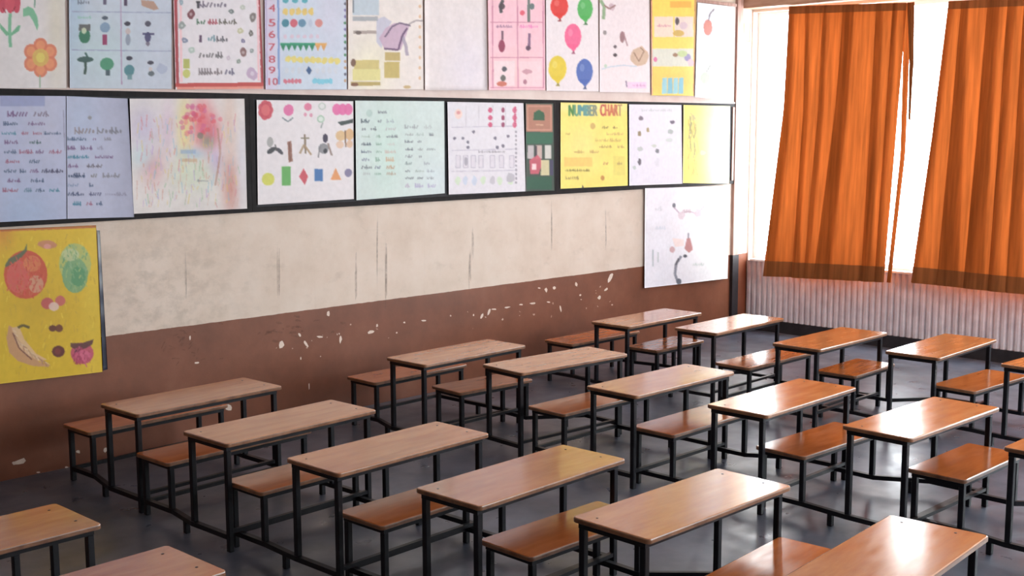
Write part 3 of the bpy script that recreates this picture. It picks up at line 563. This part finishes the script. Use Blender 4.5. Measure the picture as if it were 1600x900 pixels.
def d_(g):
    for y in (199, 235, 268): g.line(705, y, 808, y-2, 1.2, (196, 190, 206), 1)
    for x in (728, 748, 770, 790): g.line(x, 165, x, 198, 1, (206, 200, 210), 1)
    for y in (172, 184, 195): g.ell(766, y, 3.4, 4, (206, 80, 120), 2); g.ell(786, y, 2.6, 4, (150, 60, 96), 2); g.ell(804, y, 3.4, 5, (214, 110, 140), 2)
    for i in range(9): g.ell(805, 168+i*3.6, 2, 1.6, (206, 84, 124), 3, 6)
    g.ell(716, 178, 6, 8, (244, 214, 206), 1); g.ell(716, 176, 3, 3, (222, 150, 150), 2)
    for x, y in ((710, 216), (723, 216), (731, 222), (731, 230), (774, 216), (786, 228), (740, 206), (794, 213), (777, 230)): g.blob(x, y, 2.4, 2.6, (110, 104, 124), 2)
    g.word(748, 790, 237, 4, (150, 144, 156), 2)
    for x in (712, 724, 736, 748, 766, 780, 796): g.rect(x, 243, x+7, 262, (226, 220, 230), 1); g.frame(x, 243, x+7, 262, .8, (186, 180, 196), 2)
    g.ell(728, 252, 3, 7, (170, 166, 180), 3)
    for x in (712, 724, 738, 752, 766, 778, 794): g.blob(x+3, 282, 4, 7, R.choice([(206, 214, 232), (214, 230, 206), (200, 196, 206)]), 1)
    for i in range(13): g.ell(806, 206+i*6.6, 1.6, 2.2, (150, 146, 160), 2, 6)
    g.blob(797, 278, 7, 8, (190, 186, 196), 1)
poster('white chart ruled in small boxes with pink symbols at its top right', [(699, 159), (818, 161), (821, 299), (701, 304)], (232, 228, 236), d_)
def d_(g):
    g.rect(822, 163, 863, 206, (190, 128, 106), 0); g.frame(824, 166, 861, 203, 2, (206, 150, 130), 1); g.poly([(834, 176), (842, 172), (850, 176), (851, 188), (833, 188)], (32, 86, 54), 2); g.ell(842, 179, 6, 7, (36, 92, 58), 3); g.line(837, 195, 849, 195, 2, (214, 170, 140), 2)
    g.rect(822, 207, 863, 225, (30, 100, 72), 1)
    for x, c in ((824, (206, 196, 200)), (837, (214, 186, 180)), (851, (226, 222, 216))): g.rect(x, 227, x+10, 248, c, 2)
    g.poly([(827, 250), (840, 242), (848, 252), (842, 272), (828, 272)], (206, 92, 110), 3); g.rect(831, 256, 838, 265, (246, 226, 226), 4)
    g.rect(845, 250, 858, 274, (226, 214, 170), 3); g.rect(836, 228, 839, 246, (60, 50, 60), 2)
    g.rect(823, 276, 862, 296, (24, 84, 60), 1); g.rect(859, 250, 864, 274, (60, 56, 96), 2)
poster('narrow brown and dark green collage with a green leaf and paper packets', [(821, 161), (865, 161), (866, 298), (822, 299)], (52, 70, 60), d_)
def d_(g):
    g.text('NUMBER', 889, 933, 164, 181, [(66, 130, 60), (90, 150, 120), (80, 146, 150), (90, 150, 150), (110, 140, 130), (130, 140, 120)], 1, .9)
    g.text('CHART', 938, 971, 163, 181, [(190, 80, 70), (206, 110, 80), (206, 110, 70), (196, 110, 76), (190, 150, 100)], 1, .8)
    writing(g, [(199, 5, [(941, 949, (130, 110, 50)), (957, 965, (130, 110, 50))]), (209, 5, [(884, 892, (190, 160, 80)), (948, 974, (206, 176, 96))]), (219, 6, [(930, 970, (206, 176, 90))]), (229, 5, [(936, 957, (170, 140, 70)), (965, 975, (180, 150, 76))]), (237, 5, [(897, 912, (190, 156, 84)), (922, 935, (196, 160, 90))]),
        (266, 4, [(883, 921, (120, 106, 44))]), (278, 6, [(884, 904, (150, 130, 70))]), (255, 6, [(943, 950, (170, 110, 60)), (964, 972, (180, 150, 80))])])
    g.rect(881, 246, 925, 260, (250, 204, 110), 0); g.ell(926, 197, 4, 5, (206, 170, 96), 1); g.ell(941, 278, 3, 4, (190, 130, 60), 1); g.rect(958, 244, 976, 274, (232, 216, 110), 0)
    g.poly([(909, 288), (913, 296), (909, 296)], BLK, 3)
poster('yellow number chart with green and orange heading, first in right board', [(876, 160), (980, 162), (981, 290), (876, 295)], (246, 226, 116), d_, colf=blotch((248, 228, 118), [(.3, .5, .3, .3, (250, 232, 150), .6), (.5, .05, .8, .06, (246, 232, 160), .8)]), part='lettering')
def d_(g):
    g.word(1003, 1050, 172, 5, (196, 200, 206), 1)
    for x, y, rx, ry, c in ((1001, 185, 4, 4, (110, 96, 110)), (1051, 191, 4, 3, (90, 80, 100)), (999, 209, 3, 4, (150, 130, 96)), (1012, 203, 2.4, 4, (160, 140, 96)), (1048, 206, 4, 4, (170, 180, 180)), (1027, 236, 3.4, 3.6, (110, 110, 120)), (1022, 228, 4, 3, (200, 206, 200)),
        (999, 253, 2.8, 5, (84, 78, 92)), (1000, 233, 4, 4, (190, 196, 196)), (991, 262, 3, 3, (190, 200, 200)), (1027, 254, 4, 8, (222, 220, 232)), (1046, 219, 6, 3, (206, 214, 216))): g.blob(x, y, rx, ry, c, 1)
poster('lilac-white sheet of tiny dark sketches, between two yellow sheets', [(983, 163), (1065, 164), (1066, 287), (983, 290)], (232, 228, 242), d_)
def d_(g):
    for i in range(26):
        x = R.uniform(1074, 1092); y = R.uniform(178, 262); g.path([(x, y), (x+R.uniform(-4, 4), y+12), (x+R.uniform(-3, 3), min(282, y+24))], R.uniform(.8, 1.8), R.choice([(176, 156, 60), (150, 140, 70), (206, 170, 80), (120, 120, 90)]), i % 4)
    g.ell(1083, 184, 4, 5, (176, 170, 120), 5); g.path([(1078, 176), (1090, 190)], 2, (170, 160, 120), 5); g.blob(1112, 189, 4, 6, (236, 214, 160), 5); g.blob(1098, 239, 4, 4, (216, 206, 190), 5)
poster('yellow sheet turning white to the right, end of lower row', [(1068, 164), (1141, 166), (1139, 287), (1067, 286)], (248, 238, 160), d_, colf=blotch((244, 224, 104), [(1.0, .6, .5, .9, (250, 249, 236), 1.), (.55, .1, .1, .2, (236, 200, 140), .5)]), n=16, soft=True)  # base colour runs from yellow to near white at the right
# --- two posters on the wall below
def d_(g):
    g.line(0, 360, 150, 354, 4, (190, 110, 64), 0)
    g.ell(40, 429, 34, 38, (206, 84, 66), 1, 24); g.ell(28, 432, 18, 26, (216, 104, 96), 2, 16); g.ell(56, 444, 12, 14, (214, 160, 130), 2, 14); g.ell(50, 412, 14, 13, (222, 132, 88), 2, 14)
    g.poly([(8, 414), (14, 404), (30, 396), (38, 390), (42, 380), (42, 392), (32, 404), (20, 412), (8, 418)], (96, 110, 84), 3)
    g.ell(117, 412, 25, 32, (186, 196, 120), 1, 20); g.ell(117, 430, 20, 28, (128, 172, 126), 2, 18); g.ell(122, 432, 12, 16, (96, 156, 110), 3, 12); g.ell(110, 398, 14, 10, (196, 206, 156), 3, 12)
    g.blob(74, 383, 15, 7, (206, 140, 110), 1); g.ell(74, 385, 6, 4, (226, 160, 150), 2)
    g.ell(74, 474, 10, 9, (196, 90, 96), 1); g.ell(94, 470, 8, 8, (206, 106, 106), 1); g.ell(84, 479, 8, 7, (230, 200, 190), 2)
    g.poly([(14, 508), (24, 514), (28, 530), (44, 552), (62, 566), (78, 570), (76, 573), (52, 572), (28, 564), (14, 550), (10, 528)], (206, 156, 120), 1)
    g.poly([(18, 512), (30, 510), (38, 530), (56, 552), (74, 562), (60, 564), (38, 552), (24, 534)], (226, 190, 150), 2); g.path([(20, 520), (30, 544), (50, 562)], 2, (130, 84, 70), 3); g.path([(28, 512), (36, 508), (46, 512)], 4, (96, 84, 50), 3)
    for cx, cy, rx, ry, cs in ((40, 429, 30, 34, [(200, 76, 60), (216, 104, 76), (220, 96, 88), (206, 120, 90)]), (117, 414, 22, 38, [(130, 174, 124), (170, 192, 126), (150, 186, 140), (112, 164, 118)]), (128, 553, 14, 13, [(206, 96, 130), (170, 60, 90)])):
        for i in range(int(rx*4)):
            a, q = R.uniform(0, 6.283), R.random()**.5; x, y = cx+rx*q*math.cos(a), cy+ry*q*math.sin(a)
            g.line(x, y, x+R.uniform(-4, 4), y+R.uniform(3, 9), R.uniform(.8, 2), R.choice(cs), 5)
    for i in range(46):
        q = R.random(); x, y = 20+52*q**1.1, 512+54*q**.6; g.line(x, y, x+R.uniform(2, 7), y+R.uniform(3, 9), R.uniform(.8, 2), R.choice([(206, 166, 130), (232, 204, 170), (180, 130, 100)]), 5)
    for i in range(150):
        x, y = R.uniform(2, 148), R.uniform(364, 582); g.line(x, y, x+R.uniform(-3, 3), y+R.uniform(4, 12), R.uniform(.8, 1.8), R.choice([(214, 176, 40), (236, 208, 70), (206, 170, 60)]), -1)
    g.ell(82, 513, 6, 5, (96, 50, 40), 1); g.ell(92, 513, 6, 6, (110, 60, 44), 1); g.ell(91, 549, 10, 9, (96, 40, 44), 1, 14); g.ell(90, 549, 5, 5, (130, 60, 56), 2)
    g.ell(128, 552, 18, 17, (196, 84, 116), 1, 18); g.poly([(110, 542), (122, 548), (134, 544), (144, 538), (146, 530), (128, 536), (110, 536)], (96, 60, 60), 2); g.ell(130, 556, 11, 9, (216, 110, 140), 2); g.rect(116, 545, 124, 551, (70, 40, 50), 3)
poster('yellow fruit poster with apple, mango and bananas, below the boards', [(-4, 359), (150, 352), (160, 581), (-2, 600)], (226, 190, 44), d_, colf=blotch((226, 190, 48), [(.4, .5, .4, .2, (206, 168, 44), .6), (.9, .5, .1, .6, (232, 202, 70), .6), (.05, .05, .1, .1, (220, 150, 60), .8)]), n=14)
def stripf(u, v): return mixc((176, 184, 190), (34, 40, 62), min(1, max(0, v*1.6-.2+.25*math.sin(v*30))))
poster('narrow dark blue strip hanging along the right edge of fruit poster', [(152, 360), (156, 360), (168, 577), (161, 579)], (50, 60, 84), None, colf=stripf, n=14, cat='backing strip', d0=.006, curl=.002)
def d_(g):
    g.word(1023, 1034, 326, 8, (214, 214, 224), 1); g.ell(1053, 321, 2.6, 3.6, (96, 96, 110), 2); g.path([(1053, 324), (1062, 334), (1076, 330), (1090, 334), (1100, 322)], 2, (190, 170, 190), 1)
    g.blob(1064, 336, 6, 6, (222, 206, 216), 1); g.blob(1090, 333, 6, 6, (226, 196, 206), 1); g.word(1066, 1080, 330, 6, (196, 170, 180), 2)
    g.path([(1075, 364), (1075, 376)], 2.2, (110, 100, 120), 1); g.poly([(1073, 372), (1078, 372), (1082, 390), (1076, 395), (1069, 388)], (186, 120, 120), 1); g.ell(1050, 390, 4, 5, (206, 166, 170), 1)
    g.poly([(1050, 372), (1068, 374), (1068, 384), (1054, 386)], (246, 226, 224), 0)
    g.ell(1070, 400, 3, 2.6, (60, 58, 70), 2); g.path([(1064, 400), (1056, 412), (1054, 428), (1058, 440)], 4, (130, 132, 146), 1); g.path([(1060, 404), (1055, 414)], 3, (80, 84, 96), 2); g.ell(1060, 440, 4, 5, (90, 96, 110), 2)
    g.line(1020, 390, 1020, 416, 2.4, (176, 186, 192), 1); g.line(1028, 394, 1028, 410, 2, (190, 198, 200), 1); g.word(1082, 1100, 413, 5, (206, 216, 214), 1); g.word(1024, 1040, 356, 6, (216, 220, 232), 1); g.blob(1118, 392, 7, 12, (232, 234, 240), 0)
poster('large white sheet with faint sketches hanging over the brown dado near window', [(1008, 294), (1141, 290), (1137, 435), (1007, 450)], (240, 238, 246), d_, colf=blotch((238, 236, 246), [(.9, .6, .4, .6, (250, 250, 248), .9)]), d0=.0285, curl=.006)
poster('small yellow paper sticker on bright wall beside the window', [(1163, 36), (1173, 37), (1172, 66), (1162, 64)], (236, 232, 130), None, d0=.004, curl=.002, n=3, cat='sticker')

# flaked paint, scratches and drips on the wall (uncountable marks, joined)
def marks(name, items, mat):
    V, F, C = [], [], []
    for (x, y, w, h, rot, c) in items:
        n = len(V); k = 7
        for i in range(k):
            a = 2*math.pi*i/k; q = 1+R.uniform(-.35, .25); dx, dy = w/2*math.cos(a)*q, h/2*math.sin(a)*q
            V.append(W(x+dx*math.cos(rot)-dy*math.sin(rot), y+dx*math.sin(rot)+dy*math.cos(rot), .0016)); C.append(lin(c))
        F.append(tuple(range(n, n+k)))
    o = link(name, mesh(name, V, F, mat, cols=C), wall_left); o['kind'] = 'stuff'
CW = (232, 212, 198); it = []
for x, y, w, h, r_ in ((440, 538, 9, 14, .3), (478, 537, 6, 16, -.5), (468, 523, 4, 8, -.6), (500, 526, 13, 4, 0), (513, 490, 5, 11, 0), (532, 530, 5, 15, 0), (580, 519, 13, 7, -.3), (589, 509, 4, 8, .3), (308, 567, 8, 5, 0), (297, 528, 3, 8, 0), (632, 504, 4, 3, 0), (662, 501, 11, 3, 0),
    (753, 494, 5, 10, .5), (764, 487, 5, 13, .3), (772, 483, 10, 3, 0), (793, 480, 12, 3.4, -.1), (814, 476, 8, 3, 0), (832, 474, 12, 3.4, -.1), (853, 453, 5, 9, -.3), (866, 450, 7, 6, -.6), (876, 482, 4, 12, -.2), (900, 444, 5, 9, 0), (842, 450, 6, 3, 0), (954, 434, 6, 20, .4), (947, 452, 9, 4, -.5),
    (936, 465, 6, 8, .4), (907, 461, 4, 4, 0), (857, 472, 6, 3, 0), (483, 603, 2, 12, 0), (470, 560, 2, 5, 0), (30, 722, 26, 12, -.2), (122, 706, 8, 6, 0), (165, 703, 8, 9, 0), (60, 738, 7, 3, 0), (358, 637, 12, 12, 0), (22, 724, 9, 6, 0), (104, 730, 6, 3, 0), (740, 492, 3, 4, 0), (620, 520, 3, 3, 0)):
    it.append((x, y, w*.85, h*.85, r_, CW))
for i in range(34):
    x = R.choice([R.gauss(500, 40), R.gauss(840, 60), R.gauss(930, 25)]); y = 545-(x-440)*.155+R.gauss(0, 12)
    if y > 531-(x-165)*.1214+14-8: it.append((x, y, R.uniform(1, 3.4), R.uniform(1, 4), R.uniform(-1, 1), mixc(CW, (150, 100, 80), R.uniform(.2, .7))))
marks('flaked_paint', it, M['chip'])
it = []
DK = (120, 104, 94)
for x, y0, y1, w in ((435, 380, 466, 3), (557, 395, 462, 3), (590, 330, 440, 2.4), (602, 380, 492, 3.4), (738, 345, 400, 2), (735, 400, 450, 3), (862, 310, 380, 2), (290, 400, 470, 2), (948, 330, 380, 2)):
    for k in range(3): it.append((x+R.uniform(-2, 2), (y0+y1)/2+R.uniform(-14, 14), w*.8, (y1-y0)*R.uniform(.7, 1), 0, DK))
for i in range(0):
    x = R.choice([R.gauss(250, 45), R.gauss(300, 90), R.gauss(780, 90)]); x = max(180, min(980, x)); lim = 518-(x-165)*.1214
    y = min(lim-10, R.gauss(lim-70, 25)); it.append((x, y, R.uniform(6, 26), R.uniform(3, 10), R.uniform(-.9, .4), mixc(DK, (190, 170, 155), R.uniform(.1, .7))))
for i in range(26):
    x = R.gauss(290, 18); it.append((x, R.gauss(540, 18), R.uniform(3, 14), R.uniform(1.5, 3), R.uniform(-1.2, .6), (84, 60, 48)))
for i in range(22): it.append((R.gauss(460, 30), R.gauss(510, 10), R.uniform(4, 16), R.uniform(2, 5), R.uniform(-.5, .3), (104, 76, 62)))
marks('grime_streaks', it, M['stain'])

# ------------------------------------------------------------------ curtains and pelmet
pel = link('curtain_pelmet', boxes('board', [(XW-.20, XW-.001, -8.3, -.02, HEAD+.03, HEAD+.16)], M['pelmet']))
tag(pel, 'pale brown wooden pelmet board running above the windows', 'pelmet')
def interp(tab, t):
    for (a, x0), (b, x1) in zip(tab, tab[1:]):
        if t <= b: return tuple(p+(q-p)*(t-a)/(b-a) for p, q in zip(x0, x1))
    return tab[-1][1]
def curtain_mesh(name, left, right, mat, folds, d=(.10, .24), t0=0, t1=1, nu=14, nv=26, seed=0, wave=.006):
    """cloth hung in flat pleats: each fold doubles back over itself, so three layers overlap there"""
    V, F = [], []; rr = random.Random(seed); ph = [rr.uniform(0, 6) for _ in range(4)]; n = 0
    for j in range(nv+1):
        t = t0+(t1-t0)*j/nv; a, b = interp(left, t), interp(right, t); dd = d[0]+(d[1]-d[0])*t
        path = [(0.0, 0.0)]
        for (sa, sb, wa, wb) in folds:
            q = sa+(sb-sa)*t**1.2; w = wa+(wb-wa)*t
            path += [(max(path[-1][0]+.001, q+w), .0), (q+w*1.03, .008), (q+.004, .012), (q-.004, .018), (q+w*.5, .026), (q+w+.03, .016)]
        path.append((1.0, 0.0)); pts = []
        for (s0, e0), (s1, e1) in zip(path, path[1:]):
            for k in range(nu): pts.append((s0+(s1-s0)*k/nu, e0+(e1-e0)*k/nu))
        pts.append(path[-1]); n = len(pts)
        sm = [tuple(sum(pts[max(0, min(n-1, i+k))][c]*wt for k, wt in ((-3, .1), (-2, .15), (-1, .2), (0, .1), (1, .2), (2, .15), (3, .1))) for c in (0, 1)) for i in range(n)]
        sm[0], sm[-1] = pts[0], pts[-1]
        for s_, e_ in sm:
            s_ = max(0, min(1.01, s_)); p = P(a[0]+(b[0]-a[0])*s_, a[1]+(b[1]-a[1])*s_, dd)
            p.x -= e_*(.8+.9*t)+(wave*math.sin(s_*42+ph[0]+t)+wave*1.6*math.sin(s_*17+ph[1]-t*1.5))*(.4+.8*t)
            V.append(p)
    for j in range(nv):
        for i in range(n-1): q = j*n+i; F.append((q, q+n, q+n+1, q+1))
    return mesh(name, V, F, mat, smooth=True)
def curtain(label, left, right, folds, seed, strips=(), nu=14):
    e = link('curtain', None, None); e.empty_display_size = .1
    p = P(*left[-1][1], .2); e.location = (p.x, p.y, p.z); bpy.context.view_layer.update()
    tag(e, label, 'curtain', 'orange curtains hung over the windows')
    def add(o): o.parent = e; o.matrix_parent_inverse = Matrix.Translation(-Vector(e.location)); return o
    add(link('cloth', curtain_mesh('cloth', left, right, M['cur'], folds, seed=seed, nu=nu, t0=.03, t1=.945)))
    add(link('hem', curtain_mesh('hem', left, right, M['hem'], folds, seed=seed, nu=nu, nv=3, t0=.945, t1=1)))
    add(link('heading', curtain_mesh('heading', left, right, M['hem'], folds, seed=seed, nu=nu, nv=2, t0=0, t1=.03)))
    for nm, l, r_, mt in strips: add(link(nm, curtain_mesh(nm, l, r_, M[mt], [], seed=seed+3)))
    return e
curtain('orange curtain with a torn open strip on its right edge, nearer the corner',
    [(0, (1233, 10)), (.4, (1225, 170)), (1, (1194, 431))], [(0, (1417, 4)), (.22, (1410, 95)), (.55, (1398, 240)), (1, (1381, 441))], [(.01, .01, .04, .08), (.15, .24, .03, .06), (.30, .345, .03, .04), (.47, .43, .09, .13), (.75, .82, .05, .08), (.89, .93, .04, .03)], 3,
    strips=[('edge_strip', [(0, (1412, 5)), (.3, (1409, 135)), (.55, (1406, 240)), (1, (1385, 441))], [(0, (1424, 5)), (.3, (1419, 140)), (.55, (1415, 240)), (1, (1392, 442))], 'cur'),
            ('folded_tail', [(0, (1417, 4)), (.5, (1420, 100)), (1, (1420, 186))], [(0, (1429, 3)), (.5, (1428, 100)), (1, (1422, 188))], 'hem')])
curtain('wide orange curtain cut by the right side of photo', [(0, (1482, 2)), (.5, (1456, 215)), (1, (1424, 441))], [(0, (1800, -14)), (1, (1775, 478))], [(.01, .01, .02, .02), (.07, .12, .03, .09), (.2, .24, .06, .08), (.3, .35, .035, .03), (.38, .43, .03, .05), (.48, .52, .05, .06), (.6, .62, .04, .05), (.72, .7, .06, .06), (.85, .87, .05, .05)], 11)

# ------------------------------------------------------------------ desks with joined benches
L_, W_, H_, HS, WS, INS = 1.035, .415, .6, .371, .337, .036
T = .03
def bolt_mesh(rad):
    key = ('bolt', rad)
    if key not in _cache:
        n = 10; V = [(rad*math.cos(6.2832*i/n)*f, rad*math.sin(6.2832*i/n)*f, z) for f, z in ((1, -.001), (1, .0008), (.6, .0016)) for i in range(n)]
        F = [(k*n+i, k*n+(i+1) % n, (k+1)*n+(i+1) % n, (k+1)*n+i) for k in (0, 1) for i in range(n)]+[tuple(range(2*n, 3*n))]
        _cache[key] = mesh('bolt', V, F, M['steel'])
    return _cache[key]
def unit(x, y, a, bx0, bx1, gap, label, top=True):
    e = link('school_desk', None, None, (x, y, 0), a); e.empty_display_size = .1
    tag(e, label, 'desk', 'black framed desks with joined benches')
    def put(name, me, loc, rz=0): o = link(name, me, e, loc, rz); return o
    put('desk_top', slab('desk_top', L_, W_, .024, .022, .006, M['top'], M['edge']), (0, 0, H_))
    put('bench_seat', slab('bench_seat', bx1-bx0, WS, .024, .022, .006, M['seat'], M['edge']), (bx0, gap, HS))
    for q, (bx_, by_) in enumerate(((.06, -.09), (L_-.07, -.08), (L_-.06, -.3))):
        put('bolt', bolt_mesh(.006 if q else .005), (bx_, by_, H_))
    zt = H_-.024; zs = HS-.024
    fx0, fx1, fy0, fy1 = INS-T/2, L_-INS+T/2, -W_+.05-T/2, -INS+T/2
    put('desk_frame', boxes('desk_frame', [(fx0, fx1, fy0, fy0+T, zt-.026, zt), (fx0, fx1, fy1-T, fy1, zt-.026, zt), (fx0, fx0+T, fy0+T, fy1-T, zt-.026, zt), (fx1-T, fx1, fy0+T, fy1-T, zt-.026, zt)], M['steel']), (0, 0, 0))
    gx0, gx1, gy0, gy1 = bx0+.028, bx1-.028, gap-WS+.02, gap-.02
    put('seat_frame', boxes('seat_frame', [(gx0, gx1, gy0, gy0+T, zs-.024, zs), (gx0, gx1, gy1-T, gy1, zs-.024, zs), (gx0, gx0+T, gy0+T, gy1-T, zs-.024, zs), (gx1-T, gx1, gy0+T, gy1-T, zs-.024, zs)], M['steel']), (0, 0, 0))
    RT, RB = .095, .068
    def leg(px, py, z0, z1): put('leg', bev_box('leg', T, T, z1-z0, M['steel'], .003), (px, py, (z0+z1)/2))
    for fx, gx in ((fx0+T/2, gx0+T/2), (fx1-T/2, gx1-T/2)):
        leg(fx, fy0+T/2, 0, zt-.026); leg(fx, fy1-T/2, RT, zt-.026)
        leg(gx, gy0+T/2, RT, zs-.024); leg(gx, gy1-T/2, 0, zs-.024)
        V, F = [], []
        pts = [(fx, fy0+T), (fx, fy1), (gx, gy0), (gx, gy1-T)]
        for p, q in zip(pts, pts[1:]):
            n = len(V)
            for (u, v) in (p, q):
                for dx, z in ((-T/2, RB), (T/2, RB), (T/2, RT), (-T/2, RT)): V.append((u+dx, v, z))
            F += [(n+i, n+(i+1) % 4, n+4+(i+1) % 4, n+4+i) for i in range(4)]+[(n+3, n+2, n+1, n), (n+4, n+5, n+6, n+7)]
        put('floor_rail', mesh('floor_rail', V, F, M['steel']), (0, 0, 0))
        mx = fx+(gx-fx)*.35; my = fy1+(gy0-fy1)*.35
        put('foot', bev_box('foot', T, T, RB+.01, M['steel'], .003), (mx, my, (RB+.01)/2))
    put('stretcher', boxes('stretcher', [(fx0+T, fx1-T, fy0+.003, fy0+T-.003, .100, .120)], M['steel']), (0, 0, 0))
    put('stretcher', boxes('stretcher', [(gx0+T, gx1-T, gy1-T+.003, gy1-.003, .07, .092)], M['steel']), (0, 0, 0))
    return e
K = .8
FIT = '''B1 -2.935 -1.081 0.05 0.066 0.04
B2 -2.93 -2.263 0.048 0.04 0.003
B3 -2.83 -3.33 0.038 0.003 0.001
B4 -2.678 -4.384 0.037 -0.021 -0.007
B5 -2.437 -5.366 -0.005 -0.036 -0.005
B6 -2.525 -6.636 0.075 0.069 -0.021
C1 -0.279 -1.177 0.025 0.049 -0.001
C2 0.097 -2.025 -0.066 -0.1 -0.031
C3 0.053 -3.262 -0.007 0.005 0.019
C4 0.193 -4.325 0.013 -0.051 0.019
C5 0.315 -5.366 -0.027 -0.03 -0.012
C6 0.522 -6.392 -0.007 0.003 -0.016
D1 2.512 -1.16 0.019 -0.011 0.016
D2 2.796 -2.037 0.028 0.037 -0.006
D3 2.726 -3.247 0.006 -0.0 -0.008
D4 3.08 -4.216 0.03 0.008 0.033
D5 3.218 -5.22 -0.055 -0.028 -0.025
A1 -5.524 -3.218 0.022 0.0 0.0
A2 -5.438 -4.28 0.032 0.0 0.0'''
LABELS = {
'B1': 'desk with bench against the brown dado, below and right of the yellow fruit poster',
'B2': 'desk with bench, second from the poster wall in the nearest full row',
'B3': 'desk with bench, third from the poster wall in the nearest full row',
'B4': 'desk with bench, fourth from the poster wall in the nearest full row',
'B5': 'desk with bench, fifth in the nearest full row, white glare at its far end',
'B6': 'desk with bench at the bottom right, yellow glare stripe across its top',
'C1': 'desk with bench nearest the poster wall in the middle row, pale grey glare on top',
'C2': 'desk with bench, second from the poster wall in the middle row',
'C3': 'desk with bench, third from the poster wall in the middle row',
'C4': 'desk with bench, fourth in the middle row, left half white with glare',
'C5': 'desk with bench, fifth in the middle row, white stripe across its top',
'C6': 'desk cut by the right side of photo in the middle row, its bench in view',
'D1': 'desk with bench nearest the poster wall in the far row by the window corner',
'D2': 'desk with bench, second in the far row, top white with window glare',
'D3': 'desk with bench, third from the poster wall in the far row',
'D4': 'desk with bench, fourth in the far row, below the second curtain',
'D5': 'desk cut by the right side of photo in the far row nearest the windows',
'A1': 'desk at the left side of photo, only its right end in view, nearer the wall',
'A2': 'desk at the bottom left corner with a dark knot mark on its top'}
units = {}
for ln in FIT.splitlines():
    n, *v = ln.split(); x, y, a, ex, eg = map(float, v)
    Lb = 1.281 if n[0] == 'B' else 1.193
    b0 = ((1.294-Lb)/2+ex)*K; units[n] = [x*K, y*K, a, b0, b0+Lb*K, (.694+eg)*K]
for n, u in units.items():
    pv = n[0]+str(int(n[1])-1)
    if pv in units:                               # the seat slides in under the desk behind it, between that desk's legs
        q = units[pv]; dx, dy = q[0]-u[0], q[1]-u[1]
        for lx in (INS, L_-INS):
            wx = dx+math.cos(q[2])*lx-math.sin(q[2])*(-W_+.05); wy = dy+math.sin(q[2])*lx+math.cos(q[2])*(-W_+.05)
            px_, py_ = math.cos(u[2])*wx+math.sin(u[2])*wy, -math.sin(u[2])*wx+math.cos(u[2])*wy
            yl = u[5]-.02-T/2                     # rear leg line of this bench, kept clear of that desk's front legs and stretcher
            if abs(py_-yl) < .034: u[5] += (.036-abs(py_-yl))*(1 if yl >= py_ else -1)
            if u[5]-WS-.02 < py_ < u[5]+.02:
                if lx < .5: u[3] = max(u[3], px_+.022)
                else: u[4] = min(u[4], px_-.022)
    unit(u[0], u[1], u[2], u[3], u[4], u[5], LABELS[n])
